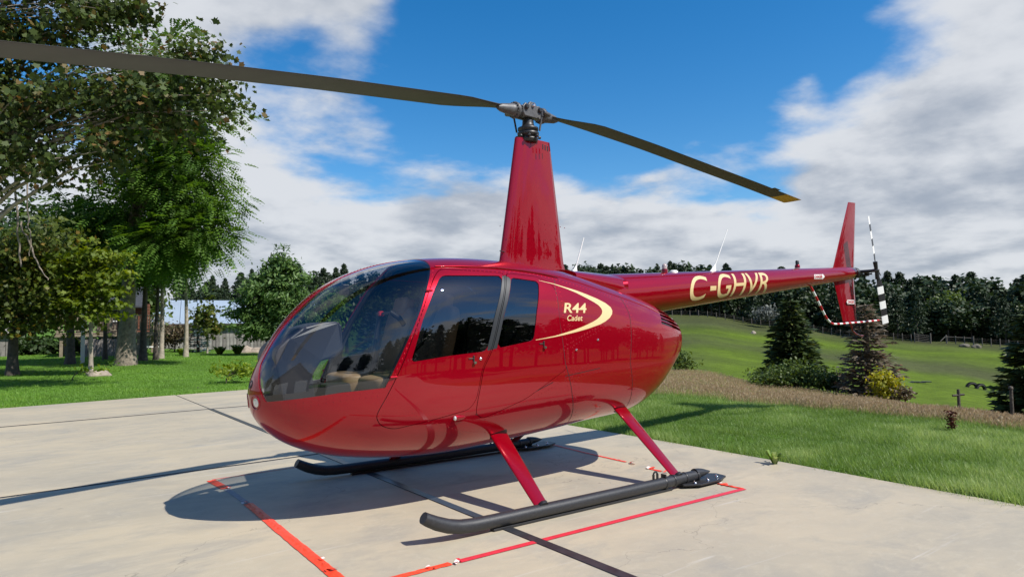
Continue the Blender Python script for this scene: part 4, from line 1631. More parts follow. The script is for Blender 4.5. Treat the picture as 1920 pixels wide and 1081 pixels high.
def cushion(mb, c, size, rot=None, r=.04):
    """rounded pillow-like block"""
    n = 14
    sx, sy, sz = [v / 2 for v in size]
    secs = []
    for k in range(n + 1):
        ph = -math.pi / 2 + math.pi * k / n
        zz = math.copysign(abs(math.sin(ph)) ** .35, math.sin(ph))
        cc = abs(math.cos(ph)) ** .35
        ring = []
        for j in range(24):
            a = 2 * math.pi * j / 24
            p = Vector((sx * cc * math.copysign(abs(math.cos(a)) ** .4, math.cos(a)), sy * cc * math.copysign(abs(math.sin(a)) ** .4, math.sin(a)), sz * zz))
            if rot is not None: p = rot @ p
            ring.append((p.x + c[0], p.y + c[1], p.z + c[2]))
        secs.append(ring)
    mb.loft(secs)


for x0, zb_, yy in ((-1.44, .88, .30), (-.62, .88, .29)):
    for s in (-1, 1):
        seat = MB()
        cushion(seat, (x0, s * yy, zb_), (.50, .46, .16))
        se = seat.build("seat", TAN, HELI)
        bk_ = MB()
        rot = Matrix.Rotation(math.radians(14), 3, 'Y')
        cushion(bk_, (x0 + .30, s * yy, zb_ + .30), (.11, .44, .56), rot)
        cushion(bk_, (x0 + .35, s * yy, zb_ + .58), (.09, .24, .16), rot)
        bk_.build("seat_back", TAN, se)
        MB().box((x0, s * yy, .72), (.44, .42, .13)).build("seat_box", LINING, se, bevel=.01)
        MB().tube([(x0 + .22, s * (yy + .17), zb_ + .56), (x0 + .16, s * (yy + .05), zb_ + .3), (x0 + .02, s * (yy - .14), zb_ + .09)], [.014] * 3, 6).build("seat_belt", BLACK, se)
# instrument console
con = MB()
cp = [(-2.285, 1.10), (-2.265, 1.165), (-2.20, 1.225), (-2.09, 1.300), (-1.95, 1.335), (-1.835, 1.342), (-1.815, 1.31), (-1.815, 1.14), (-1.87, 1.09), (-1.97, 1.075), (-2.03, .98), (-1.99, .66), (-2.20, .66), (-2.25, .95)]
con.prism(round_poly(cp, .02, 2), lambda a, b: (a, -.20 + max(0, b - 1.27) * .5, b), lambda a, b: (a, .20 - max(0, b - 1.27) * .5, b))
co = con.build("instrument_console", CONSOLE, HELI, bevel=.012)
for k in range(2):
    MB().lathe((-1.813, -.09 + .18 * k, 1.235), (1, 0, 0), [(0, .062), (.008, .062), (.009, .052), (.004, 0)], 20).build("instrument_dial", BLACK, co)
mb = MB()
for k in range(6):
    mb.box((-2.16 + .012 * k, -.12, 1.262 + .008 * k), (.005, .09, .004))
mb.build("defrost_vent", BLACK, co)
MB().box((-1.80, 0, .78), (.26, .18, .25), taper=(.7, .9)).build("centre_pedestal", LINING, HELI, bevel=.015)
cy = MB().tube([(-1.55, 0, .70), (-1.51, 0, 1.0), (-1.49, 0, 1.14), (-1.447, 0, 1.395), (-1.44, 0, 1.41)], [.018, .017, .016, .015, .015], 10).build("cyclic_stick", BLACK, HELI)
MB().tube([(-1.445, .05, 1.40), (-1.445, -.18, 1.40)], .011, 8).tube([(-1.445, -.17, 1.41), (-1.37, -.18, 1.36), (-1.335, -.18, 1.31)], [.017, .02, .018], 10).build("cyclic_grip", BLACK, cy)
MB().lathe((-1.45, -.02, 1.40), (0, -1, 0), [(0, .02), (.03, .02)], 12).build("grip_button", mat("red_plastic", (.5, .02, .03), .4), cy)
MB().box((-1.725, 0, 1.573), (.05, .075, .075)).tube([(-1.725, 0, 1.60), (-1.73, 0, 1.66)], .008, 6).build("compass", BLACK, HELI, bevel=.008)
# dark inner bow frames along the windshield
for s in (-1, 1):
    pts = []
    for x, z in ((-1.70, .90), (-1.565, 1.164), (-1.455, 1.376), (-1.335, 1.605), (-1.255, 1.735)):
        pts.append(side_pt(x + .03, z, -.03, s)[0])
    MB().tube(pts, .022, 8).build("windshield_post", BLACK, HELI)
roofp = []
for y in np.linspace(-.42, .42, 13):
    roofp.append((-1.20, y, top_z(-1.20, y) - .035))
MB().tube(roofp, .024, 8).build("roof_bow", BLACK, HELI)


# ------------------------------------------------------------------ marking tape on the concrete
TAPE_O = mat("orange_red_tape", (0.80, 0.060, 0.022), 0.45, noise=(30, 0.12))
TAPE_R = mat("crimson_tape", (0.62, 0.030, 0.050), 0.45, noise=(20, 0.12))
TAPE_W = mat("pale_tape_backing", (0.70, 0.62, 0.58), 0.6)
TAPE_G = mat("grey_tape_residue", (0.22, 0.23, 0.25), 0.6, noise=(40, 0.3))


def tape(name, label, pts, width, m, torn=0.0, seed=1, z=0.004, lift=0.0, curl=()):
    r = np.random.default_rng(seed)
    P = [Vector((p[0], p[1], 0)) for p in pts]
    Q = []
    for a, b in zip(P[:-1], P[1:]):
        n = max(2, int((b - a).length / .035))
        Q += [a + (b - a) * (k / n) for k in range(n)]
    Q.append(P[-1])
    secs = []
    for i, q in enumerate(Q):
        t = (Q[min(i + 1, len(Q) - 1)] - Q[max(i - 1, 0)]).normalized()
        nrm = Vector((-t.y, t.x, 0))
        w0 = width / 2 * (1 - torn * r.random() * .5)
        w1 = width / 2 * (1 - torn * r.random() * .5)
        h = z + lift * abs(math.sin(i * 1.7 + seed)) * r.random()
        secs.append([q + nrm * w0 + Vector((0, 0, z)), q + nrm * w0 * .2 + Vector((0, 0, h + .001)), q - nrm * w1 * .3 + Vector((0, 0, z + lift * r.random() * .6)), q - nrm * w1 + Vector((0, 0, z))])
    mb = MB().loft(secs, closed=False, caps=False, smooth=False)
    for (x, y, sc) in curl:          # crumpled, turned-up ends showing the pale backing
        for k in range(3):
            a = r.random() * 6.28
            c = Vector((x + r.normal() * .02, y + r.normal() * .02, z + .008))
            d = Vector((math.cos(a), math.sin(a), .15)) * .016 * sc
            e = Vector((-math.sin(a), math.cos(a), .1 + r.random() * .3)) * .015 * sc
            mb.add([c - d - e * .3, c + d - e * .2, c + d * .8 + e, c - d * .7 + e * .8], [(0, 1, 2, 3)], False, 1 if k % 2 else 0)
    o = mb.build(name, [m, TAPE_W])
    return tag(o, label, "tape", "marking tape stuck on the pad")


tape("marking_tape", "short orange tape strip in the shadow of the helicopter nose", [(-2.235, 1.675), (-2.215, 1.26)], .075, TAPE_O, .1, 1, curl=[(-2.21, 1.25, .8)])
tape("marking_tape", "long orange tape strip running out from the nose shadow to the photo's lower edge", [(-2.215, .62), (-2.22, .40), (-2.245, -.20), (-2.285, -1.30)], .072, TAPE_O, .25, 2, lift=.006, curl=[(-2.262, -.93, 1.0), (-2.272, -1.12, 1.4), (-2.23, .66, 1.0)])
tape("tape_residue", "grey strip of torn tape residue between two orange strips in the shadow", [(-2.213, 1.24), (-2.213, .64)], .055, TAPE_G, .5, 3, z=.002)
tape("marking_tape", "thin faint red tape line at the far side of the nose shadow", [(-2.22, 1.70), (-1.75, 1.73), (-1.25, 1.76)], .016, TAPE_R, .5, 4)
tape("marking_tape", "long crimson tape line in front of the near skid", [(-1.665, -1.437), (.96, -1.437)], .052, TAPE_R, .08, 5, curl=[(-1.68, -1.435, 1.2)])
tape("marking_tape", "wrinkled orange tape strip joining the front end of the crimson line", [(-2.26, -1.435), (-2.0, -1.438), (-1.72, -1.436)], .058, TAPE_O, .5, 6, lift=.010, curl=[(-1.86, -1.43, .8)])
tape("marking_tape", "narrow red tape strip between the far skid plate and the light", [(1.16, 1.15), (1.085, .50), (1.05, -.10)], .038, TAPE_O, .35, 7, lift=.006, curl=[(1.045, -.16, 1.5), (1.045, -.20, 1.0)])
tape("tape_scrap", "small crumpled orange tape scrap beside the near rear strut", [(.985, -.43), (.972, -.60)], .04, TAPE_O, .6, 8, lift=.012, curl=[(.985, -.44, 1.6), (.97, -.62, 1.0)])
tape("marking_tape", "torn orange tape strip at the rear corner of the crimson line", [(.955, -1.44), (.955, -1.30), (.962, -1.20)], .045, TAPE_O, .6, 9, lift=.008, curl=[(.958, -1.28, 1.1), (.963, -1.21, .9)])


# ------------------------------------------------------------------ vegetation builders
def leaf_polys(centers, size, kind, r, up=0.35, out=None, droop=0.0):
    """one small polygon per leaf; returns (V, F, tone)"""
    n = len(centers)
    if kind == 'maple':
        shape = np.array([(0, -.5), (.22, -.28), (.52, -.12), (.30, .06), (.34, .32), (.10, .26), (0, .56), (-.10, .26), (-.34, .32), (-.30, .06), (-.52, -.12), (-.22, -.28)])
    elif kind == 'oval':
        shape = np.array([(0, -.5), (.26, -.15), (.22, .2), (0, .5), (-.22, .2), (-.26, -.15)])
    elif kind == 'spray':
        shape = np.array([(0, -.5), (.16, -.2), (.13, .22), (0, .5), (-.13, .22), (-.16, -.2)])
    else:
        shape = np.array([(-.5, -.35), (.35, -.5), (.5, .3), (-.3, .5)])
    k = len(shape)
    nrm = r.normal(size=(n, 3))
    nrm /= np.linalg.norm(nrm, axis=1, keepdims=True)
    if out is not None:
        nrm = nrm * .75 + out * .55
    nrm[:, 2] += up
    nrm /= np.linalg.norm(nrm, axis=1, keepdims=True)
    a = r.normal(size=(n, 3))
    if out is not None:
        a = a * .6 + out
    a[:, 2] -= droop
    a -= nrm * np.sum(a * nrm, 1, keepdims=True)
    a /= np.linalg.norm(a, axis=1, keepdims=True) + 1e-9
    b = np.cross(nrm, a)
    s = size * (0.65 + 0.7 * r.random(n))
    V = centers[:, None, :] + (b[:, None, :] * shape[None, :, 0:1] + a[:, None, :] * shape[None, :, 1:2]) * s[:, None, None]
    # slight fold so that leaves are not perfectly flat
    V = V + nrm[:, None, :] * (np.abs(shape[None, :, 0:1]) * s[:, None, None] * .25)
    return V.reshape(-1, 3), np.arange(n * k).reshape(n, k), k


def frond_polys(centers, dirs, size, r, pairs=5):
    """feathered (pinnate) leaves: paired narrow leaflets on a drooping rib"""
    n = len(centers)
    d = dirs.copy()
    d /= np.linalg.norm(d, axis=1, keepdims=True)
    side = np.cross(d, np.array([0, 0, 1.0])) + r.normal(size=(n, 3)) * .25
    side -= d * np.sum(side * d, 1, keepdims=True)
    side /= np.linalg.norm(side, axis=1, keepdims=True) + 1e-9
    upv = np.cross(side, d)
    s = size * (.6 + .8 * r.random(n))
    out = []
    for i in range(pairs):
        t = (i + .6) / pairs
        base = centers + d * (s * t)[:, None] + np.array([0, 0, -1.0]) * (s * .32 * t * t)[:, None]
        L = (.34 * math.sin(math.pi * (.18 + .72 * t))) * s
        for sg in (1, -1):
            tip = base + (side * sg * .9 + d * .38 - upv * .15) * L[:, None]
            m = (base + tip) / 2
            w = (d * .9) * (L * .34)[:, None]
            out.append(np.stack([base, m + w, tip, m - w], 1))
    V = np.stack(out, 1).reshape(-1, 3)
    return V, np.arange(len(V)).reshape(-1, 4), pairs * 2 * 4


def tube_into(mb, pts, rads, n=7):
    mb.tube(pts, rads, n, caps=False)


BARK_GREY = mat("grey_furrowed_bark", (0.19, 0.16, 0.125), 0.9, noise=(9, .5), bump=(16, 1.0))
BARK_DARK = mat("dark_bark", (0.075, 0.062, 0.050), 0.9, noise=(9, .4), bump=(22, .8))
BARK_PALE = mat("pale_grey_bark", (0.30, 0.26, 0.21), 0.85, noise=(7, .35), bump=(20, .5))
L_LOCUST = leaf_mat("locust_leaves", (0.034, 0.092, 0.014), (0.110, 0.205, 0.026), (0.12, 0.22, 0.03), .38)
L_MAPLE = leaf_mat("maple_leaves", (0.026, 0.046, 0.012), (0.070, 0.105, 0.022), (0.16, 0.095, 0.03), .3)
L_YMAPLE = leaf_mat("yellowing_maple_leaves", (0.035, 0.062, 0.012), (0.105, 0.140, 0.022), (0.21, 0.15, 0.03), .35)
L_BRIGHT = leaf_mat("bright_young_leaves", (0.090, 0.150, 0.012), (0.200, 0.270, 0.022), (0.26, 0.29, 0.03), .4)
L_SAPLING = leaf_mat("sapling_leaves", (0.055, 0.098, 0.010), (0.150, 0.205, 0.020), (0.2, 0.24, 0.03), .4)
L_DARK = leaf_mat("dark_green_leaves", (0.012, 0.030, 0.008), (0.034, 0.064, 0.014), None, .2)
L_PINE = leaf_mat("white_pine_needles", (0.030, 0.075, 0.020), (0.100, 0.180, 0.045), (0.13, 0.21, 0.05), .25)
L_SPRUCE = leaf_mat("spruce_needles", (0.016, 0.034, 0.012), (0.060, 0.088, 0.022), (0.13, 0.15, 0.03), .15)
L_BLUE = leaf_mat("blue_spruce_needles", (0.04, 0.075, 0.075), (0.10, 0.155, 0.16), None, .1)
L_DEAD = leaf_mat("dead_spruce_needles", (0.105, 0.085, 0.060), (0.195, 0.155, 0.105), (0.27, 0.13, 0.06), .2)
L_YGREEN = leaf_mat("yellow_green_leaves", (0.16, 0.19, 0.012), (0.34, 0.33, 0.022), (0.42, 0.34, 0.03), .4)
L_SHRUB = leaf_mat("shrub_leaves", (0.028, 0.060, 0.012), (0.090, 0.135, 0.022), None, .3)
L_BROWN = leaf_mat("brownish_shrub_leaves", (0.065, 0.045, 0.03), (0.13, 0.095, 0.05), (0.09, 0.12, 0.04), .2)
L_GREYG = leaf_mat("grey_shrub_leaves", (0.07, 0.08, 0.07), (0.16, 0.17, 0.15), None, .2)


L_GRASS = leaf_mat("lawn_blades", (0.095, 0.175, 0.028), (0.215, 0.330, 0.080), (0.34, 0.43, 0.15), .4, .45)


def crown_lobes(px_lobes, depth):
    """lobes measured in photo pixels -> world ellipsoids at this tree's distance"""
    out = []
    for L in px_lobes:
        x, y, rx, ry = L[:4]
        dd = L[4] if len(L) > 4 else 0.0
        c = at(x, y, depth + dd)
        k = (depth + dd) / FPX
        out.append((c, np.array([rx * k, rx * k * .85, ry * k])))
    return out


def sample_lobes(lobes, n, r, shell=2.2):
    vol = np.array([np.prod(l[1]) ** .75 for l in lobes])
    idx = r.choice(len(lobes), n, p=vol / vol.sum())
    d = r.normal(size=(n, 3))
    d /= np.linalg.norm(d, axis=1, keepdims=True)
    rad = r.random(n) ** (1 / shell)
    c = np.array([l[0] for l in lobes])[idx]
    s = np.array([l[1] for l in lobes])[idx]
    # lobed rather than smooth outline
    wob = 1 + .28 * np.sin(d[:, 0] * 5 + idx) * np.cos(d[:, 1] * 4 - idx * 2) + .16 * r.normal(size=n)
    return c + d * s * (rad * wob)[:, None], d


def tree(name, label, cat, base, lobes, trunk, leaf, leafm, bark, clusters=220, per=26, lsize=.14, crad=.38, limbs=26, seed=1, group=None,
         frond=False, shell=2.0, top=None, lean=(0, 0), up=.35, flat=.6):
    """trunk: (radius at the base, radius at the top)"""
    r = np.random.default_rng(seed)
    root = tag(empty(name, tuple(base)), label, cat, group)
    C, D = sample_lobes(lobes, clusters, r, shell)
    keep = C[:, 2] > base[2] + .25
    C, D = C[keep], D[keep]
    ztop = top if top is not None else max(l[0][2] + l[1][2] * .35 for l in lobes)
    # trunk with a gentle wander
    T = []
    nseg = 14
    cx = np.mean([l[0][0] for l in lobes]) if lobes else base[0]
    cy = np.mean([l[0][1] for l in lobes]) if lobes else base[1]
    ph = r.random() * 6
    for k in range(nseg + 1):
        t = k / nseg
        w = .12 * (ztop - base[2]) * .12
        x = base[0] + lean[0] * t + w * math.sin(t * 5 + ph) * t + (cx - base[0]) * max(0, t - .45) ** 1.5 * .8
        y = base[1] + lean[1] * t + w * math.cos(t * 4 + ph) * t + (cy - base[1]) * max(0, t - .45) ** 1.5 * .8
        T.append(Vector((x, y, base[2] - .08 + (ztop - base[2]) * t)))
    rad = [trunk[0] * (1 + .45 * max(0, 1 - k / nseg * 9)) * (1 - (k / nseg)) ** .8 + trunk[1] for k in range(nseg + 1)]
    mb = MB()
    tube_into(mb, T, rad, 12)
    # limbs from the trunk to a share of the leaf clusters
    if limbs and len(C):
        for i in r.choice(len(C), min(limbs, len(C)), replace=False):
            c = Vector(C[i])
            t0 = np.clip((c.z - base[2]) / (ztop - base[2]) - .12 - .16 * r.random(), .28, .93)
            k = t0 * nseg
            a = T[int(k)].lerp(T[min(int(k) + 1, nseg)], k - int(k))
            rr = max(.012, trunk[0] * (1 - t0) * .42)
            m1 = a.lerp(c, .35) + Vector((0, 0, (c - a).length * .10)) + Vector(r.normal(size=3)) * .08
            m2 = a.lerp(c, .7) + Vector((0, 0, (c - a).length * .09)) + Vector(r.normal(size=3)) * .08
            tube_into(mb, [a, m1, m2, c], [rr, rr * .65, rr * .4, rr * .15], 6)
    mb.build("trunk", bark, root)
    if len(C) == 0: return root
    # leaves gathered in clusters
    cl = np.repeat(np.arange(len(C)), per)
    off = r.normal(size=(len(cl), 3)) * crad * np.array([1, 1, flat])
    P = C[cl] + off
    outd = D[cl]
    tone_c = r.random(len(C)) * .5 + .1
    if frond:
        dirs = outd * .8 + off / (crad + 1e-6) * .5
        dirs[:, 2] -= .42
        V, F, k = frond_polys(P, dirs, lsize, r)
    else:
        V, F, k = leaf_polys(P, lsize, leaf, r, up, outd, .3)
    tn = np.clip(tone_c[cl] + r.random(len(cl)) * .5 + (r.random(len(cl)) > .955) * .4, 0, 1)
    link("crown", np_mesh("crown", V, F, leafm, tone=np.repeat(tn, k)), root)
    return root


def conifer(name, label, base, height, width, leafm, bark, seed=1, whorls=26, per=7, sprays=16, ssize=.30, droop=.25, group=None, bare=.06, cat="tree", ragged=.25, topcone=1.0, loc_root=True):
    r = np.random.default_rng(seed)
    root = tag(empty(name, tuple(base)), label, cat, group) if name else None
    mb = MB()
    b = Vector(base)
    lean = Vector(r.normal(size=3)) * .02 * height
    tp = b + Vector((lean.x, lean.y, height))
    tube_into(mb, [b - Vector((0, 0, .1)), b.lerp(tp, .5), tp], [width * .05 + .02, width * .032 + .012, .008], 8)
    P, Dv, S = [], [], []
    for w in range(whorls):
        t = bare + (1 - bare) * (w + r.random() * .7) / whorls
        L0 = width / 2 * (1 - t) ** (.85 * topcone) * (.8 + .2 * r.random()) + .05
        for k in range(per):
            a = 6.283 * (k + r.random() * .8) / per
            L = L0 * (1 - ragged * r.random())
            d = Vector((math.cos(a), math.sin(a), 0))
            o = b.lerp(tp, t)
            pts = []
            for q in range(5):
                s = q / 4
                pts.append(o + d * (L * s) + Vector((0, 0, -droop * L * s * (1.4 - s) + .10 * L * s * s)))
            if k % 2 == 0 or L > .35: tube_into(mb, pts, [.012 + L * .012, .010 + L * .008, .008, .006, .004], 5)
            ns = max(4, int(sprays * L / (width / 2) + 3))
            for q in range(ns):
                s = .18 + .82 * (q + r.random()) / ns
                i = min(3, int(s * 4))
                p = pts[i].lerp(pts[i + 1], s * 4 - i)
                sd = Vector((-d.y, d.x, 0)) * (1 if q % 2 else -1)
                dv = d * (.55 + .4 * s) + sd * (.9 * (1.1 - s)) + Vector((0, 0, -.25 + .3 * r.random())) + Vector(r.normal(size=3)) * .15
                dv.normalize()
                P.append(p + dv * ssize * .4)
                Dv.append(dv)
                S.append(ssize * (.6 + .6 * r.random()) * (.7 + .5 * (1 - t)))
    P, Dv, S = np.array(P), np.array(Dv), np.array(S)
    n = len(P)
    up = np.tile(np.array([0, 0, 1.0]), (n, 1)) + r.normal(size=(n, 3)) * .55
    side = np.cross(Dv, up)
    side /= np.linalg.norm(side, axis=1, keepdims=True) + 1e-9
    shp = np.array([(0, -.5), (.17, -.25), (.10, -.08), (.18, .10), (.09, .22), (0, .55), (-.09, .22), (-.18, .10), (-.10, -.08), (-.17, -.25)])
    V = P[:, None, :] + (side[:, None, :] * shp[None, :, 0:1] + Dv[:, None, :] * shp[None, :, 1:2]) * S[:, None, None]
    tn = np.clip(r.random(n) * .75 + .1 + (r.random(n) > .93) * .3, 0, 1)
    me = np_mesh("crown", V.reshape(-1, 3), np.arange(n * 10).reshape(n, 10), leafm, tone=np.repeat(tn, 10))
    mb.build("trunk", bark, root)
    link("crown", me, root)
    return root


# ------------------------------------------------------------------ left: lawn trees
def base_at(px, r):
    return polar(px, r)


def T_(px, r):
    b = base_at(px, r)
    return b, depth_at(px, r)


b, dp = T_(237, 27.0)
tree("locust_tree", "tall locust tree with thick furrowed trunk and feathery bright green leaves", "tree", b,
     crown_lobes([(310, 120, 85, 48), (290, 290, 115, 85, .5), (350, 330, 72, 70), (365, 400, 62, 42), (260, 410, 120, 75, 1), (375, 448, 60, 40), (312, 462, 78, 40),
                  (190, 450, 100, 60, 1.5), (250, 190, 85, 75, .5), (330, 230, 80, 70), (395, 372, 42, 24), (400, 452, 42, 22), (385, 300, 40, 22)], dp),
     (.245, .03), 'frond', L_LOCUST, BARK_GREY, clusters=470, per=26, lsize=.42, crad=.36, limbs=46, seed=3, frond=True, shell=1.9, lean=(.3, .2))
b, dp = T_(-90, 19.5)
tree("maple_tree", "large maple with olive brown tinged leaves hanging over the lawn at the upper left", "tree", b,
     crown_lobes([(20, -70, 220, 110, 0), (10, 70, 120, 85), (-20, 210, 110, 95), (110, 190, 100, 72), (215, 185, 100, 66), (340, 140, 80, 45), (400, 190, 52, 40),
                  (70, 300, 120, 45), (205, 285, 85, 34), (430, 215, 35, 18), (150, 40, 90, 40), (-90, 330, 90, 60), (300, 215, 90, 55), (372, 108, 60, 25)], dp),
     (.24, .03), 'maple', L_MAPLE, BARK_PALE, clusters=470, per=40, lsize=.130, crad=.30, limbs=80, seed=5, shell=1.7, top=9.0, flat=.55)
b, dp = T_(250, 17.5)
tree("maple_bough", "thin leafy maple bough arching against the sky above the rotor blade", "branch", polar(-140, 18.0) + np.array([0, 0, 6.5]),
     crown_lobes([(262, 28, 34, 16), (205, 12, 36, 12), (160, 40, 26, 14)], dp), (.03, .008), 'maple', L_MAPLE, BARK_PALE, clusters=22, per=18, lsize=.155, crad=.18, limbs=12, seed=8)
b, dp = T_(26, 24.5)
tree("yellowing_maple", "low broad maple with yellowing leaves and dark trunk at the left edge", "tree", b,
     crown_lobes([(30, 500, 90, 62), (105, 550, 62, 48), (20, 590, 70, 36), (80, 460, 60, 40), (120, 600, 40, 28), (-50, 530, 70, 70)], dp),
     (.13, .02), 'maple', L_YMAPLE, BARK_DARK, clusters=190, per=46, lsize=.125, crad=.36, limbs=30, seed=11, shell=1.8)
b, dp = T_(172, 23.0)
tree("maple_sapling", "slender pale stemmed sapling with bright yellow green layered leaves", "tree", b,
     crown_lobes([(185, 480, 46, 24), (205, 515, 36, 22), (150, 505, 40, 22), (140, 545, 36, 18), (215, 592, 36, 7), (165, 572, 46, 14), (190, 545, 40, 16)], dp),
     (.055, .012), 'maple', L_SAPLING, BARK_PALE, clusters=105, per=34, lsize=.135, crad=.24, limbs=24, seed=13, flat=.28, up=.9, shell=1.6)
# slender trunks standing round the deck
for i, (px, r_, rad_, lob, lab, bark, lf) in enumerate([
    (349, 34.0, .085, [(352, 492, 32, 26), (330, 470, 40, 28), (372, 460, 36, 24)], "straight slim pale trunked tree in front of the metal roof", BARK_PALE, L_LOCUST),
    (303, 32.0, .085, [(312, 484, 34, 30), (296, 465, 36, 28)], "slim pale trunked tree standing right of the deck rail", BARK_PALE, L_LOCUST),
    (293, 30.5, .075, [(285, 485, 30, 30), (300, 455, 36, 28)], "slim dark trunked tree just left of a pale trunk by the deck rail", BARK_DARK, L_LOCUST),
    (269, 30.0, .12, [(262, 465, 50, 42), (276, 495, 22, 36)], "dark trunked tree close right of the thick locust trunk", BARK_DARK, L_LOCUST),
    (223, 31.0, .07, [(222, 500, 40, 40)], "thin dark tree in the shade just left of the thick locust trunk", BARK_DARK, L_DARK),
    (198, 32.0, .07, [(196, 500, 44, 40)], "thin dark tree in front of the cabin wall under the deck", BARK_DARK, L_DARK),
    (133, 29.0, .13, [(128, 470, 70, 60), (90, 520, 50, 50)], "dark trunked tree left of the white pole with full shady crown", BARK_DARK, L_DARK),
]):
    b, dp = T_(px, r_)
    tree("slender_tree", lab, "tree", b, crown_lobes(lob, dp), (rad_, .02), 'frond' if lf is L_LOCUST else 'oval', lf, bark,
         clusters=60 if lf is L_LOCUST else 90, per=20, lsize=.32 if lf is L_LOCUST else .2, crad=.38, limbs=14, seed=20 + i, frond=lf is L_LOCUST)
# darker trees closing the view behind the deck
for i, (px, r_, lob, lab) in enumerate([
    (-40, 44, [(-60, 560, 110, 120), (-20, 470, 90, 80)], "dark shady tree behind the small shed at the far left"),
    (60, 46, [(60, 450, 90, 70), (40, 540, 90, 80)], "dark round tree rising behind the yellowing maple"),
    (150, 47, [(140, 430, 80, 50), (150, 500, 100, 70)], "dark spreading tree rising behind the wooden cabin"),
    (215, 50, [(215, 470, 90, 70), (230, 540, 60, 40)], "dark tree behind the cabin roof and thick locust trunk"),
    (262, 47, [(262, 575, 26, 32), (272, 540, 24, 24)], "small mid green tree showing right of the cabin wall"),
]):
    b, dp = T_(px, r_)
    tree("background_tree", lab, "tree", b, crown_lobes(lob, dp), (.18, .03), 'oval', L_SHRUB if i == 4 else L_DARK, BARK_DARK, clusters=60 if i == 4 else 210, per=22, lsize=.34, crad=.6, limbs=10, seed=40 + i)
for i, (px, lob, lab) in enumerate([(30, [(30, 655, 46, 20)], "added dark low shrub behind the trunks at the far left"), (95, [(95, 652, 40, 20)], "added dark low shrub under the left end of the deck"),
                                   (165, [(165, 650, 44, 18)], "added dark low shrub under the deck behind the sapling stem"), (225, [(225, 650, 30, 16)], "added dark low shrub behind the thick locust trunk"), (-50, [(-50, 650, 50, 30)], "added dark shrub at the photo's left edge under the maple")]):
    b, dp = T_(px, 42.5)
    tree("added_shrub", lab, "shrub", b, crown_lobes(lob, dp), (.03, .01), 'oval', L_DARK, BARK_DARK, clusters=60, per=24, lsize=.24, crad=.3, limbs=6, seed=130 + i)  # dark shrubs added to darken the bright gap behind the deck
# bare vine stems hanging from the maple
VINE = mat("grey_vine_stem", (.24, .20, .165), .9, noise=(12, .3))
for i, (pts, rad_, lab) in enumerate([
    ([(22, 120), (32, 200), (36, 250), (30, 320), (33, 420), (40, 500)], .045, "grey leaning bare limb hanging straight down in the maple"),
    ([(52, 330), (52, 400), (58, 440), (55, 480)], .022, "thin whitish hanging vine under the maple"),
    ([(40, 415), (58, 465), (75, 500), (90, 525)], .026, "thin grey vine slanting down to the right under the maple"),
    ([(-5, 310), (18, 260), (60, 235), (150, 233), (225, 228)], .040, "pale branch reaching level to the right through the maple leaves"),
    ([(70, 180), (130, 195), (200, 205)], .020, "thin pale twig above the level branch in the maple"),
]):
    mb = MB()
    dp = 17.6
    P3 = [Vector(at(x, y, dp)) for x, y in pts]
    Q = []
    for k in range(len(P3) - 1):
        p0, p1, p2, p3 = P3[max(k - 1, 0)], P3[k], P3[k + 1], P3[min(k + 2, len(P3) - 1)]
        for q in range(5):
            t = q / 5
            Q.append(0.5 * ((2 * p1) + (-p0 + p2) * t + (2 * p0 - 5 * p1 + 4 * p2 - p3) * t * t + (-p0 + 3 * p1 - 3 * p2 + p3) * t ** 3) + Vector(rng.normal(size=3)) * .02)
    Q.append(P3[-1])
    mb.tube(Q, list(np.linspace(rad_, rad_ * .45, len(Q))), 7)
    tag(mb.build("hanging_vine", VINE), lab, "branch")

# pine, spruce, shrubs by the barn
b, dp = T_(503, 36)
tree("white_pine", "bushy bright green pine standing right of the barn", "tree", b,
     crown_lobes([(527, 474, 11, 16), (520, 492, 18, 16), (534, 500, 20, 16), (512, 520, 30, 20), (545, 526, 28, 20), (494, 548, 40, 20), (535, 556, 46, 28), (478, 582, 44, 26), (520, 590, 50, 28), (556, 580, 36, 26), (488, 612, 44, 20), (530, 618, 44, 18)], dp),
     (.13, .02), 'spray', L_PINE, BARK_DARK, clusters=420, per=46, lsize=.23, crad=.22, limbs=40, seed=51, shell=2.4, flat=.5)
b, dp = T_(372, 42)
conifer("blue_spruce", "small blue spruce in front of the weathered barn wall", b, 2.2, 1.5, L_BLUE, BARK_DARK, 52, whorls=14, per=7, sprays=9, ssize=.24)
b, dp = T_(389, 40)
tree("small_maple", "small thin maple with reddish yellow leaves in front of the barn roof", "tree", b, crown_lobes([(385, 575, 20, 20), (398, 602, 22, 18), (376, 600, 14, 22), (392, 620, 16, 10), (405, 588, 10, 8)], dp),
     (.04, .01), 'maple', L_YMAPLE, BARK_PALE, clusters=52, per=12, lsize=.2, crad=.24, limbs=16, seed=53)
b, dp = T_(328, 42)
tree("brown_shrub", "twiggy brown leaved shrub between the deck and the barn", "shrub", b, crown_lobes([(325, 632, 24, 26), (338, 622, 18, 22), (312, 628, 14, 18)], dp),
     (.03, .01), 'oval', L_BROWN, BARK_DARK, clusters=70, per=26, lsize=.13, crad=.22, limbs=24, seed=54)


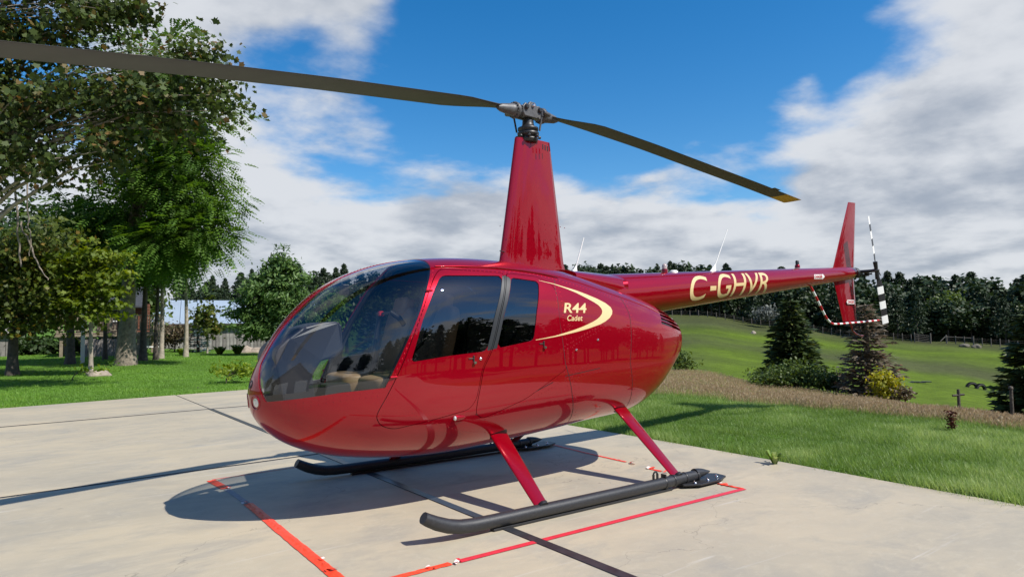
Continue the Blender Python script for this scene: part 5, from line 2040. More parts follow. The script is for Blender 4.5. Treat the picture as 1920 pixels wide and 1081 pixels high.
b, dp = T_(692, 31)
conifer("blue_spruce", "blue spruce seen through the helicopter's glass beyond the pad", b, 2.3, 2.0, L_BLUE, BARK_DARK, 55, whorls=18, per=9, sprays=14, ssize=.3)
for i, (px, r_, lob, lm, lab) in enumerate([(735, 33, [(735, 600, 40, 34), (720, 580, 30, 24), (755, 610, 30, 26)], L_SHRUB, "round green tree seen through the helicopter's windshield beyond the blue spruce"),
                                             (790, 36, [(790, 590, 40, 40), (800, 565, 30, 24)], L_YMAPLE, "yellowish tree seen through the helicopter's glass right of the round green tree"),
                                             (600, 40, [(600, 590, 36, 34), (585, 610, 26, 22), (615, 565, 24, 20)], L_LOCUST, "light green tree beyond the helicopter nose right of the pine"),
                                             (650, 44, [(650, 585, 40, 44), (660, 555, 26, 24)], L_DARK, "dark tree beyond the helicopter between the light green tree and the blue spruce")]):
    b, dp = T_(px, r_)
    tree("garden_tree", lab, "tree", b, crown_lobes(lob, dp), (.09, .02), 'oval', lm, BARK_DARK, clusters=110, per=24, lsize=.22, crad=.34, limbs=12, seed=150 + i)


def tuft_plant(name, label, cat, base, n, h, w, spread, m, seed, group=None):
    r = np.random.default_rng(seed)
    V, F, tn = [], [], []
    for i in range(n):
        a = r.random() * 6.283
        L = h * (.6 + .6 * r.random())
        d = np.array([math.cos(a), math.sin(a), 0])
        s = np.array([-d[1], d[0], 0]) * w * (.7 + .6 * r.random())
        lean = .25 + .8 * r.random()
        o = np.array(base) + d * spread * .25 * r.random()
        p0, p1, p2, p3 = o, o + d * L * .25 * lean + [0, 0, L * .5], o + d * L * .6 * lean + [0, 0, L * .85], o + d * L * 1.0 * lean + [0, 0, L * .75]
        k = len(V)
        V += [p0 - s * .4, p0 + s * .4, p1 + s, p2 + s * .8, p3, p2 - s * .8, p1 - s]
        F.append([k, k + 1, k + 2, k + 3, k + 4, k + 5, k + 6])
        tn += [r.random()] * 7
    o = link(name, np_mesh(name, V, F, m, tone=np.array(tn)))
    return tag(o, label, cat, group)


for px, r_, h, lab, s in ((412, 38, .42, "bright hosta clump at the foot of the barn wall", 1), (446, 38, .5, "wide hosta clump between the barn and the boulders", 2), (343, 36, .35, "small yellow green plant tuft by a slim trunk", 3)):
    tuft_plant("hosta", lab, "plant", polar(px, r_), 60, h, .06, .5, L_BRIGHT, 60 + s)
ROCK = mat("tan_boulder", (.30, .25, .20), .9, noise=(6, .3), bump=(9, .6))


FIELDROCK = mat("mossy_field_boulder", (.11, .10, .075), .9, noise=(5, .35), bump=(8, .6))


def boulder(label, c, size, seed, name="boulder", m=None):
    bm = bmesh.new()
    bmesh.ops.create_icosphere(bm, subdivisions=3, radius=1)
    for v in bm.verts:
        n = mnoise.noise(v.co * 1.3 + Vector((seed, 0, 0))) * .35 + mnoise.noise(v.co * 3.1 + Vector((0, seed, 0))) * .12
        v.co = v.co * (1 + n)
        v.co = Vector((v.co.x * size[0], v.co.y * size[1], max(v.co.z, -.4) * size[2]))
    for f in bm.faces: f.smooth = True
    me = bpy.data.meshes.new(name)
    bm.to_mesh(me)
    bm.free()
    me.materials.append(m or ROCK)
    o = link(name, me)
    o.location = (c[0], c[1], c[2] + size[2] * .25)
    return tag(o, label, "boulder")


boulder("tan boulder beside the hosta right of the barn", polar(462, 40), (.42, .35, .30), 1)
boulder("pinkish boulder half hidden behind the helicopter nose near the pine", polar(484, 40), (.5, .4, .28), 2)
boulder("flat tan rock at the foot of the bright sapling", polar(187, 22.6), (.32, .22, .14), 3)

# barn ------------------------------------------------------------------
ROOFM = mat("pale_blue_metal_roof", (.30, .37, .45), .5, .1, noise=(.6, .06))
WOODG = mat("weathered_grey_boards", (.17, .155, .145), .85, noise=(5, .35), bump=(30, .4))
WOODG2 = mat("pale_weathered_boards", (.25, .235, .22), .85, noise=(5, .35), bump=(30, .4))
WOODD = mat("dark_stained_wood", (.040, .024, .018), .7, noise=(6, .3))
WOODR = mat("red_brown_siding", (.13, .045, .022), .65, noise=(7, .3))
SHINGLE = mat("dark_shingles", (.035, .038, .046), .8, noise=(12, .35), bump=(25, .5))
WOODT = mat("tan_deck_timber", (.21, .17, .12), .8, noise=(8, .3))

b0 = polar(470, 48)
b1 = polar(262, 48)
gz = float(min(b0[2], b1[2]))
ex = Vector((b0[0] - b1[0], b0[1] - b1[1], 0))
Lb = ex.length + 5.0
ex.normalize()
ey = Vector((-ex.y, ex.x, 0))
if ey.dot(Vector((math.cos(YAW), math.sin(YAW), 0))) < 0: ey = -ey
O = Vector((b1[0], b1[1], gz)) - ex * 0.5
barn = tag(empty("barn", O), "low weathered board barn with pale metal roof behind the trees", "barn")
eave, ridge, depth_b = 1.85, 3.40, 7.5
nb_ = int(Lb / .21)
meB = []
for v in range(4):
    bx_ = MB().box((0, 0, 0), (.19, .03, 1.0))
    meB.append(bx_.mesh("board", WOODG if v % 2 else WOODG2))
for i in range(nb_):
    o = bpy.data.objects.new("board", meB[rng.integers(0, 4)])
    COL.objects.link(o)
    p = O + ex * (.1 + i * .21) + ey * (rng.random() * .012) + Vector((0, 0, eave / 2 - .05))
    o.location = p
    o.rotation_euler = (0, (rng.random() - .5) * .012, math.atan2(ex.y, ex.x))
    o.scale = (1, 1, eave + .1 + rng.random() * .06)
    o.parent = barn
    o.matrix_parent_inverse = barn.matrix_basis.inverted()


def W_(a, bb, z): return O + ex * a + ey * bb + Vector((0, 0, z))


MB().add([W_(0, .03, -.3), W_(Lb, .03, -.3), W_(Lb, .03, eave), W_(0, .03, eave), W_(0, depth_b, -.3), W_(Lb, depth_b, -.3), W_(Lb, depth_b, eave), W_(0, depth_b, eave), W_(0, depth_b / 2, ridge - .05), W_(Lb, depth_b / 2, ridge - .05)],
         [(0, 1, 2, 3), (5, 4, 7, 6), (4, 0, 3, 8, 7), (1, 5, 6, 9, 2)]).build("wall", WOODD, barn)
npan = int(Lb / .9)
for sd in (0, 1):
    for i in range(npan):
        a0, a1 = -.3 + i * (Lb + .6) / npan, -.3 + (i + 1) * (Lb + .6) / npan - .012
        y0, y1 = (-.35, depth_b / 2) if sd == 0 else (depth_b + .35, depth_b / 2)
        z0, z1 = eave - .12, ridge
        mb = MB()
        prof = [(0, 0), (.04, .035), (.08, 0), (.40, 0), (.44, .012), (.48, 0), (a1 - a0, 0)]
        mb.loft([[W_(a0 + u_, y0, z0 + h), W_(a0 + u_, y1, z1 + h), W_(a0 + u_, y1, z1 + h - .03), W_(a0 + u_, y0, z0 + h - .03)] for u_, h in prof], smooth=False)
        mb.build("roof_panel", ROOFM, barn)
MB().box(W_(Lb / 2, -.34, eave - .17), (.05, .05, .05)).add([W_(-.3, -.36, eave - .26), W_(Lb + .3, -.36, eave - .26), W_(Lb + .3, -.36, eave - .13), W_(-.3, -.36, eave - .13), W_(-.3, -.32, eave - .26), W_(Lb + .3, -.32, eave - .26), W_(Lb + .3, -.32, eave - .13), W_(-.3, -.32, eave - .13)],
                                                         [(0, 1, 2, 3), (5, 4, 7, 6), (0, 3, 7, 4), (1, 5, 6, 2), (3, 2, 6, 7), (0, 4, 5, 1)]).build("fascia", WOODD, barn)

# cabin on a raised deck ----------------------------------------------------
dk0, dk1 = polar(108, 37), polar(300, 37)
gz = float((dk0[2] + dk1[2]) / 2)
ex = Vector((dk1[0] - dk0[0], dk1[1] - dk0[1], 0))
Ld = ex.length
ex.normalize()
ey = Vector((-ex.y, ex.x, 0))
if ey.dot(Vector((math.cos(YAW), math.sin(YAW), 0))) < 0: ey = -ey
O = Vector((dk0[0], dk0[1], gz))
cabin = tag(empty("deck_cabin", O), "dark wooden cabin on a raised timber deck with slatted railing among the trees", "cabin")
dz = 1.08
R3 = Matrix((ex, ey, Vector((0, 0, 1)))).transposed()
for a, bb in ((.15, .1), (Ld * .5, .1), (Ld - .15, .1), (.15, 3.5), (Ld - .15, 3.5), (Ld * .78, .1)):
    MB().box(W_(a, bb, dz / 2 - .15), (.13, .13, dz + .3), R3).build("deck_post", WOODT, cabin)
for a, sg in ((Ld - 1.0, 1), (Ld - 1.3, -1), (Ld * .32, 1), (Ld * .30, -1)):
    p0, p1 = W_(a, .08, dz - .75), W_(a + sg * .62, .08, dz - .05)
    MB().tube([p0, p1], .05, 4).build("deck_brace", WOODT, cabin)
MB().box(W_(Ld / 2, 1.8, dz), (Ld + .2, 3.8, .06), R3).box(W_(Ld / 2, -.06, dz - .07), (Ld + .2, .05, .20), R3).build("deck_floor", WOODT, cabin)
rail = MB().box(W_(Ld / 2, -.04, dz + .82), (Ld + .2, .10, .045), R3).box(W_(Ld / 2, -.04, dz + .12), (Ld + .2, .06, .05), R3).build("railing", WOODT, cabin)
meS = MB().box((0, 0, 0), (.045, .03, .66)).mesh("baluster", WOODT)
for i in range(int(Ld / .115)):
    o = bpy.data.objects.new("baluster", meS)
    COL.objects.link(o)
    o.location = W_(.06 + i * .115, -.04, dz + .46)
    o.rotation_euler = (0, 0, math.atan2(ex.y, ex.x))
    o.parent = rail
for i in range(5):
    MB().box(W_(Ld * i / 4, -.04, dz + .42), (.09, .09, .86), R3).build("railing_post", WOODT, rail)
hw0, hw1 = Ld * .36, Ld * .80
MB().add([W_(hw0, 1.2, dz), W_(hw1, 1.2, dz), W_(hw1, 1.2, dz + 1.45), W_(hw0, 1.2, dz + 1.45), W_(hw0, 4.2, dz), W_(hw1, 4.2, dz), W_(hw1, 4.2, dz + 1.45), W_(hw0, 4.2, dz + 1.45), W_(hw0, 2.7, dz + 2.3), W_(hw1, 2.7, dz + 2.3)],
         [(0, 1, 2, 3), (5, 4, 7, 6), (4, 0, 3, 8, 7), (1, 5, 6, 9, 2)]).build("wall", WOODD, cabin)
for i in range(9):
    MB().box(W_(hw1 - .02 - i * .0, 1.185, dz + .1 + i * .155), (.0 + .9, .03, .14), R3).build("siding_board", WOODR, cabin)
MB().add([W_(hw0 - .3, .9, dz + 1.30), W_(hw1 + .3, .9, dz + 1.30), W_(hw1 + .3, 2.7, dz + 2.36), W_(hw0 - .3, 2.7, dz + 2.36), W_(hw0 - .3, 4.5, dz + 1.30), W_(hw1 + .3, 4.5, dz + 1.30),
          W_(hw0 - .3, .9, dz + 1.22), W_(hw1 + .3, .9, dz + 1.22), W_(hw1 + .3, 2.7, dz + 2.28), W_(hw0 - .3, 2.7, dz + 2.28), W_(hw0 - .3, 4.5, dz + 1.22), W_(hw1 + .3, 4.5, dz + 1.22)],
         [(0, 1, 2, 3), (3, 2, 5, 4), (7, 6, 9, 8), (8, 9, 10, 11), (0, 6, 7, 1), (1, 7, 8, 2), (2, 8, 11, 5), (0, 3, 9, 6), (3, 4, 10, 9), (4, 5, 11, 10)]).build("roof", SHINGLE, cabin)
wf = MB().box(W_(hw0 + .7, 1.18, dz + .85), (.62, .05, .62), R3).build("window", WHITE, cabin)
MB().box(W_(hw0 + .7, 1.155, dz + .85), (.5, .02, .5), R3).build("pane", mat("dark_window_glass", (.02, .022, .025), .05), wf)
b = polar(284, 35)
bench = tag(empty("bench", tuple(b)), "small white bench under the right end of the deck", "bench")
MB().box((b[0], b[1], b[2] + .42), (.95, .28, .05), R3).build("seat", WHITE, bench)
for sg in (-1, 1): MB().box(Vector((b[0], b[1], b[2] + .2)) + ex * (.38 * sg), (.06, .22, .42), R3).build("leg", WHITE, bench)
b, dp = T_(156, 29.5)
mb = MB().box((b[0], b[1], b[2] + 1.1), (.13, .13, 2.3), R3)
tag(mb.build("white_post", WHITE, bevel=.008), "tall white square post standing in the shade before the deck", "post")
# low stacked planks under the deck, shed at the far left
sh = polar(-75, 41)
shed = tag(empty("shed", tuple(sh)), "small grey shed with pale roof at the far left edge", "shed")
for i in range(14):
    MB().box(Vector(sh) + ex * (-1.5 + i * .26) + Vector((0, 0, .6)), (.24, .04, 1.3), R3).build("board", WOODG, shed)
Rt = R3 @ Matrix.Rotation(math.radians(28), 3, 'X')
MB().box(Vector(sh) + Vector((0, 0, 1.55)) + ey * .6 - ex * .0, (4.2, 2.0, .06), Rt).build("roof", WOODG2, shed)
MB().box(Vector(sh) + ey * 1.1 + Vector((0, 0, .5)), (3.6, 2.0, 1.2), R3).build("wall", WOODD, shed)
wp = polar(205, 36)
pn = tag(empty("board_panel", tuple(wp)), "grey upright board panel standing under the deck", "fence panel")
for i in range(11):
    MB().box(Vector(wp) + ex * (-.9 + i * .165) + Vector((0, 0, .35 + .02 * (i % 3))), (.15, .03, .85), R3).build("board", WOODG, pn)


# weeds and low plants on the left lawn
def shrub(label, px, r_, lob, m, seed, n=60, per=22, ls=.12, cr=.16, name="shrub", kind='oval', cat="shrub"):
    b, dp = T_(px, r_)
    return tree(name, label, cat, b, crown_lobes(lob, dp), (.015, .006), kind, m, BARK_DARK, clusters=n, per=per, lsize=ls, crad=cr, limbs=14, seed=seed, shell=2.4)


shrub("dense bright green weed clump at the pad's left edge", 372, 17.6, [(372, 722, 22, 12)], L_BRIGHT, 71, 40, 26, .10, .12, "weed_clump", 'spray', "weeds")
shrub("broad yellow green weed patch next to the helicopter nose", 425, 18.6, [(425, 706, 40, 16), (455, 702, 24, 14)], L_BRIGHT, 72, 80, 26, .11, .14, "weed_clump", 'spray', "weeds")
shrub("low yellowish ground plant patch left of the sapling foot", 138, 21.6, [(138, 702, 42, 8), (170, 697, 26, 6)], L_BRIGHT, 73, 60, 22, .11, .12, "weed_clump", 'oval', "weeds")
shrub("small bright plants right of the sapling foot", 205, 23.2, [(200, 690, 26, 6)], L_LOCUST, 74, 30, 22, .1, .12, "weed_clump", 'oval', "weeds")

# ------------------------------------------------------------------ right: trees and things in the field
b, dp = T_(1482, 27)
conifer("spruce_tree", "dark green spruce standing in the weeds left of the dead spruce", b, 3.25, 2.75, L_SPRUCE, BARK_DARK, 81, whorls=30, per=11, sprays=24, ssize=.40, droop=.22, ragged=.45, topcone=.85)
shrub("rounded leafy bush at the foot of the dark spruce", 1490, 25.0, [(1490, 706, 55, 26), (1450, 708, 38, 18), (1528, 712, 34, 20)], L_SHRUB, 82, 170, 26, .10, .20)
shrub("small dark shrub between the two spruces", 1560, 25.5, [(1558, 716, 22, 18), (1580, 726, 14, 10)], L_DARK, 83, 60, 26, .10, .16)
b, dp = T_(1622, 24.5)
conifer("dead_spruce", "dead brown spruce with bare grey twigs behind the tail guard", b, 3.05, 2.6, L_DEAD, BARK_GREY, 84, whorls=30, per=11, sprays=14, ssize=.25, droop=.16, ragged=.5, topcone=.8)
shrub("yellow green sapling in front of the dead spruce", 1662, 23.0, [(1655, 712, 20, 15), (1668, 724, 20, 16), (1660, 740, 18, 8)], L_YGREEN, 85, 56, 24, .10, .13, "sapling", 'oval', "sapling")
shrub("low reddish twiggy shrub right of the yellow green sapling", 1688, 23.0, [(1690, 738, 18, 10)], L_BROWN, 86, 30, 18, .10, .12)
b, dp = T_(1930, 22)
conifer("spruce_tree", "dark spruce cut off by the right edge of the photo", b, 2.95, 2.2, L_SPRUCE, BARK_DARK, 87, whorls=26, per=10, sprays=22, ssize=.34, droop=.25, ragged=.35, topcone=.8)
shrub("thin leafy bush showing right behind the engine cowl", 1285, 30.0, [(1278, 676, 14, 16), (1298, 688, 12, 12), (1268, 690, 14, 12)], L_SHRUB, 88, 50, 20, .14, .2)
shrub("greyish round shrub at the far fence below the tail boom", 1440, 142, [(1436, 585, 22, 10)], L_GREYG, 89, 40, 20, .5, .7)
shrub("pale green shrub at the wood edge above the far gate", 1762, 150, [(1780, 575, 24, 22), (1770, 600, 18, 12)], L_SHRUB, 90, 50, 22, .7, .9)
TYRE = RUBBER
for i, px in enumerate((1813, 1829)):
    p = Vector(polar(px, 52))
    mb = MB()
    a_, b_ = (_r[0], _r[1]) if i == 0 else (_r[0] * .97 + CD[0] * .2, _r[1] * .97 + CD[1] * .2)
    u1 = Vector((a_, b_, 0)).normalized()
    secs = []
    for k in range(17):
        t = math.pi * k / 16
        c = p + u1 * (.30 * math.cos(t)) + Vector((0, 0, .30 * math.sin(t) - .03))
        o_ = u1 * math.cos(t) + Vector((0, 0, math.sin(t)))
        w_ = u1.cross(Vector((0, 0, 1)))
        secs.append([c + o_ * (.085 * math.cos(q)) + w_ * (.11 * math.sin(q)) for q in np.linspace(0, 6.283, 10, endpoint=False)])
    mb.loft(secs)
    for k in range(16):
        t = math.pi * (k + .5) / 16
        o_ = u1 * math.cos(t) + Vector((0, 0, math.sin(t)))
        mb.tube([p + o_ * .375 + w_ * -.10 + Vector((0, 0, -.03)), p + o_ * .385 + w_ * .10 + Vector((0, 0, -.03))], .022, 5)
    tag(mb.build("half_tyre", TYRE), ("left" if i == 0 else "right") + " one of two black tyres half buried upright in the far field", "tyre")
p = Vector(polar(1712, 50))
mb = MB()
for k in range(4):
    mb.box(p + Vector((_r[0], _r[1], 0)) * (-.5 + k * .36) + Vector((0, 0, .06 + .03 * (k % 2))), (.36, .5, .05), Matrix.Rotation(.2 + .15 * k, 3, 'Z'))
tag(mb.build("plank_ramp", BLACK, bevel=.01), "low dark sheet lying flat on the mown field", "board")
for px, r_, h, lab in ((1787, 15.5, .52, "short dark wooden stake in the weeds with a crosspiece"), (1885, 15.0, .62, "plain dark wooden stake in the weeds near the right edge")):
    p = polar(px, r_)
    mb = MB().tube([(p[0], p[1], p[2] - .1), (p[0] + .01, p[1], p[2] + h)], [.032, .028], 8)
    if h < .6: mb.tube([Vector((p[0], p[1], p[2] + h - .12)) + Vector(_r) * -.11, Vector((p[0], p[1], p[2] + h - .10)) + Vector(_r) * .11], .022, 6)
    else: mb.lathe((p[0], p[1], p[2] + h - .01), (0, 0, 1), [(0, .04), (.04, .035), (.05, .01)], 10)
    tag(mb.build("wooden_stake", BARK_DARK), lab, "stake")
# rusty dock weed and the plantain at the pad edge
DOCK = mat("rusty_seed_head", (.075, .022, .012), .8)
p = polar(1772, 8.9)
r = np.random.default_rng(5)
V, F, tn = [], [], []
cs = np.array([p + np.array([r.normal() * .025, r.normal() * .025, .05 + .19 * r.random()]) for _ in range(240)])
V, F, k = leaf_polys(cs, .028, 'oval', r)
L_DOCK = leaf_mat("rusty_dock", (.05, .015, .01), (.13, .04, .02), None, .1)
dw = tag(empty("dock_weed", tuple(p)), "rusty brown dock seed stalk at the lawn edge", "weed")
MB().tube([Vector(p) - Vector((0, 0, .03)), Vector(p) + Vector((.01, 0, .14)), Vector(p) + Vector((.0, .01, .24))], [.005, .004, .002], 6).build("stem", DOCK, dw)
tag(link("seeds", np_mesh("seeds", V, F, L_DOCK, tone=np.repeat(r.random(240), k)), dw), kind='stuff')
p = CAM_POS + ray(1448, 866) * ((0.02 - CAM_POS[2]) / ray(1448, 866)[2])
tuft_plant("plantain", "broad leaved plantain growing at the pad's right edge", "plant", (p[0] + .04, p[1], .0), 20, .125, .018, .08, L_GRASS, 91)

# far fence -----------------------------------------------------------------
FW_ = mat("old_grey_fence_wood", (.16, .14, .12), .9)
fr_ = [(1200, 152), (1300, 150), (1400, 147), (1450, 146), (1550, 143), (1650, 141), (1698, 139), (1790, 138), (1850, 138), (1920, 137), (2000, 136)]
fpx = np.arange(1210, 2000, 16.5)
fence = tag(empty("field_fence", tuple(polar(1600, 142))), "thin grey post and wire fence along the far side of the field", "fence")
prev = None
mw = MB()
for i, x in enumerate(fpx):
    if 1716 < x < 1764: prev = None; continue
    p = Vector(polar(x, float(np.interp(x, *zip(*fr_)))))
    MB().tube([p - Vector((0, 0, .2)), p + Vector((rng.normal() * .05, 0, 1.25 + .15 * rng.random()))], .075, 6).build("fence_post", FW_, fence)
    if prev is not None:
        for h in (.45, .8, 1.1): mw.tube([prev + Vector((0, 0, h)), p + Vector((0, 0, h))], .012, 4, caps=False)
    prev = p
tag(mw.build("fence_wire", FW_, fence), kind='stuff')
g0, g1 = Vector(polar(1711, 139)), Vector(polar(1741, 138))
gate = tag(empty("field_gate", tuple(g0)), "grey slatted farm gate standing in the far field fence", "gate")
for k in range(5):
    MB().tube([g0 + Vector((0, 0, .25 + .3 * k + .0)), g1 + Vector((0, 0, .05 + .3 * k))], .05, 5).build("gate_rail", FW_, gate)
for p in (g0, g1): MB().tube([p - Vector((0, 0, .2)), p + Vector((0, 0, 1.75))], .10, 6).build("gate_post", FW_, gate)
g0, g1 = Vector(polar(1770, 138)), Vector(polar(1821, 138))
rl2 = tag(empty("rail_fence", tuple(g0)), "single pale rail between posts right of the slatted far gate", "fence")
MB().tube([g0 + Vector((0, 0, 1.15)), g1 + Vector((0, 0, 1.15))], .06, 5).build("rail", FW_, rl2)
for p in (g0, g1): MB().tube([p - Vector((0, 0, .2)), p + Vector((0, 0, 1.5))], .09, 6).build("fence_post", FW_, rl2)
MB().tube([g0 + Vector((0, 0, 1.3)), g0 - Vector(_r) * 1.0 + Vector((0, 0, .4))], .07, 5).build("leaning_rail", FW_, rl2)
boulder("grey boulder left of a pair below the far rail", polar(1803, 131), (1.0, .7, .42), 6, m=FIELDROCK)
boulder("grey boulder right of a pair below the far rail", polar(1826, 131), (.9, .7, .45), 7, m=FIELDROCK)
boulder("lone pale boulder high in the field below the tail boom", polar(1410, 120), (.45, .4, .36), 8)

# ------------------------------------------------------------------ the far wood: tree kinds, then single trees along the slope
L_WOOD = leaf_mat("wood_leaves", (0.013, 0.030, 0.011), (0.036, 0.062, 0.018), (0.06, 0.085, 0.022), .15)
L_WOODC = leaf_mat("wood_needles", (0.012, 0.026, 0.011), (0.032, 0.055, 0.020), None, .1)
WOODTRUNK = mat("far_trunk_bark", (.06, .05, .042), .9)


def wood_kind(kind, seed):
    r = np.random.default_rng(seed)
    h = 1.0
    mb = MB()
    mb.tube([(0, 0, -.05), (.01 * r.normal(), .01 * r.normal(), .5), (0, 0, .93)], [.016, .012, .004], 5, caps=False)
    if kind == 'broad':
        n = 1300
        lob = [((r.normal() * .10, r.normal() * .10, .62 + r.normal() * .10), np.array([.17, .17, .15]) * (.8 + .5 * r.random())) for _ in range(7)]
        lob += [((r.normal() * .06, r.normal() * .06, .84), np.array([.12, .12, .13])), ((0, 0, .40), np.array([.16, .16, .12]))]
        C, D = sample_lobes([(np.array(a), b) for a, b in lob], n, r, 2.4)
        V, F, k = leaf_polys(C, .050, 'quad', r, .3, D)
    else:
        n = 1100
        t = r.random(n) ** .8
        z = .16 + .84 * t
        rad = (.20 * (1 - t) ** .75 + .015) * (.45 + .65 * r.random(n)) * (1 + .25 * np.sin(z * 60))
        a = r.random(n) * 6.283
        C = np.stack([rad * np.cos(a), rad * np.sin(a), z], 1)
        D = np.stack([np.cos(a), np.sin(a), -.3 + 0 * a], 1)
        V, F, k = leaf_polys(C, .062, 'spray', r, .4, D)
    tn = np.clip(np.repeat(r.random(n) * .8 + .1, k), 0, 1)
    return mb.mesh("trunk", WOODTRUNK), np_mesh("crown", V, F, L_WOOD if kind == 'broad' else L_WOODC, tone=tn)


KINDS = [('broad', wood_kind('broad', s)) for s in (1, 2, 3, 4)] + [('pine', wood_kind('pine', s)) for s in (5, 6, 7)]
wr = np.random.default_rng(12)
nw = 0


def wood_tree(px, r_, h, wid, k):
    kind, (mt, mc) = KINDS[k]
    p = polar(px, r_)
    o = empty("wood_tree", tuple(p), wr.random() * 6.28)
    o.scale = (h * wid, h * wid, h)
    tag(o, "leafy dark tree in the wood beyond the field" if kind == 'broad' else "narrow dark conifer in the wood beyond the field", "tree", "broadleaved trees of the far wood" if kind == 'broad' else "conifers of the far wood")
    for nm, me in (("trunk", mt), ("crown", mc)):
        c = bpy.data.objects.new(nm, me)
        COL.objects.link(c)
        c.parent = o


def wood_r0(px):
    return np.interp(px, [300, 700, 1000, 1300, 1500, 1700, 2000], [185, 170, 160, 158, 152, 148, 146])


for row, (n, dr, hh) in enumerate(((92, 3, 9.5), (96, 14, 11.5), (84, 28, 13), (62, 50, 14))):
    for i in range(n):
        px = 330 + (1640 + row * 60) * (i + wr.random() * .9) / n
        if 640 < px < 1080 and row in (0, 1): continue
        r_ = wood_r0(px) + dr + wr.normal() * 3.5
        h = hh * (.78 + .27 * wr.random())
        if px < 560: h *= np.interp(px, [330, 420, 520], [.55, .8, 1.0])
        wood_tree(px, r_, h, .95 + .55 * wr.random(), int(wr.integers(0, 4)) if wr.random() < (.62 if px > 700 else .35) else int(wr.integers(4, 7)))
# undergrowth of the wood edge: one mass nobody could count
C = []
for i in range(14000):
    px = 330 + 1750 * wr.random()
    r_ = wood_r0(px) + 1 + 20 * wr.random() ** 1.5
    p = polar(px, r_)
    C.append(p + np.array([0, 0, 3.6 * wr.random() ** 1.2 * (.4 + .6 * abs(math.sin(px * .05)))]))
V, F, k = leaf_polys(np.array(C), .85, 'quad', wr, .3)
tag(link("undergrowth", np_mesh("undergrowth", V, F, L_WOOD, tone=np.repeat(wr.random(len(C)) * .8, k))), "dark undergrowth along the edge of the far wood", "undergrowth", kind='stuff')


# ------------------------------------------------------------------ grass
def blades(n, pxr, rr_, h, w, dens_pow, m, name, label, cat, mask, seed, tone=(0, 1), head=None, curve=.4):
    r = np.random.default_rng(seed)
    px = pxr[0] + (pxr[1] - pxr[0]) * r.random(n)
    a = np.arctan((px - 960) / FPX)
    lo, hi = rr_(px)
    q = r.random(n)
    if dens_pow == 1: rad = lo * (hi / lo) ** q
    else: rad = np.sqrt(lo * lo + (hi * hi - lo * lo) * q)
    hx = math.cos(YAW) * np.cos(a) + _r[0] * np.sin(a)
    hy = math.sin(YAW) * np.cos(a) + _r[1] * np.sin(a)
    x, y = CAM_POS[0] + hx * rad, CAM_POS[1] + hy * rad
    k = mask(x, y, px, rad, r)
    x, y, rad, px = x[k], y[k], rad[k], px[k]
    n = len(x)
    z = ground_z(x, y)
    patch = np.array([mnoise.noise(Vector((u * .9, v * .9, 3.3))) for u, v in zip(x, y)])
    patch2 = np.array([mnoise.noise(Vector((u * 3.1, v * 3.1, 7.3))) for u, v in zip(x, y)])
    hh = (h[0] + (h[1] - h[0]) * r.random(n)) * (1 + .45 * patch + .45 * patch2)
    ww = w * (.7 + .6 * r.random(n)) * np.maximum(1, rad / 9.0) ** .7
    an = r.random(n) * 6.283
    d = np.stack([np.cos(an), np.sin(an), 0 * an], 1)
    s = np.stack([-np.sin(an), np.cos(an), 0 * an], 1)
    lean = (.15 + curve * r.random(n))[:, None] * hh[:, None]
    b0 = np.stack([x, y, z - .01], 1)
    tip = b0 + d * lean + np.stack([0 * x, 0 * x, hh], 1)
    W = (ww / 2)[:, None]
    tn = np.clip(tone[0] + (tone[1] - tone[0]) * (r.random(n) * .65 + .2 + patch * .55 + patch2 * .40), 0, 1)
    V = np.stack([b0 - s * W, b0 + s * W, tip], 1).reshape(-1, 3)
    F = np.arange(n * 3).reshape(n, 3)
    T = np.repeat(tn, 3)
    me = np_mesh(name, V, F, m, tone=T)
    tag(link(name, me), label, cat, kind='stuff')
    if head:
        hl, hw_, hm, hn = head
        sel = r.random(n) < hn
        tp, dd, ss = tip[sel], d[sel], s[sel]
        u = np.array([0, 0, 1.0])
        out = []
        for q in range(2):
            sv = ss if q == 0 else dd
            out.append(np.stack([tp - u * hl * .3, tp + sv * hw_ + u * hl * .1, tp + dd * .02 + u * hl * .7, tp - sv * hw_ + u * hl * .1], 1))
        V = np.concatenate(out).reshape(-1, 3)
        tn = np.tile(r.random(sel.sum()), 2)
        tag(link(name + "_heads", np_mesh(name + "_heads", V, np.arange(len(V)).reshape(-1, 4), hm, tone=np.repeat(tn, 4))), label.replace("tall", "pale seed heads of tall"), cat, kind='stuff')


L_GRASS2 = leaf_mat("left_lawn_blades", (0.080, 0.175, 0.018), (0.150, 0.300, 0.032), (0.2, 0.33, 0.05), .35, .5)  # saturated green blades for the left lawn
L_WEED = leaf_mat("dry_weed_stalks", (0.24, 0.215, 0.09), (0.46, 0.39, 0.20), (0.22, 0.28, 0.08), .35, .7)
L_HEAD = leaf_mat("dry_seed_heads", (0.32, 0.245, 0.14), (0.52, 0.41, 0.26), (0.64, 0.56, 0.40), .3, .8)
blades(900000, (1040, 2750), lambda p: (np.full(p.shape, 3.4), lawn_r(p) + .7), (.030, .075), .0048, 2, L_GRASS, "lawn_grass", "short green lawn grass on the right of the pad", "grass",
       lambda x, y, px, rad, r: (pad_sd(x, y) > -.02 + .06 * r.random(len(x)) - .05 * np.sin(y * 5.3) * np.sin(y * 2.1 + 1)) & (rad < lawn_r(px) + .5 * r.normal(size=len(x)) * .5), 101, curve=.95)
blades(80000, (1040, 2750), lambda p: (np.full(p.shape, 3.4), np.full(p.shape, 14.0)), (.04, .13), .0055, 1, L_GRASS, "edge_grass", "longer grass fringe leaning over the pad's right edge", "grass",
       lambda x, y, px, rad, r: (np.abs(pad_sd(x, y)) < .12 * (.15 + .85 * np.abs(np.sin(y * 3.1) + .6 * np.sin(y * 7.7 + 1)))), 102, curve=1.0)
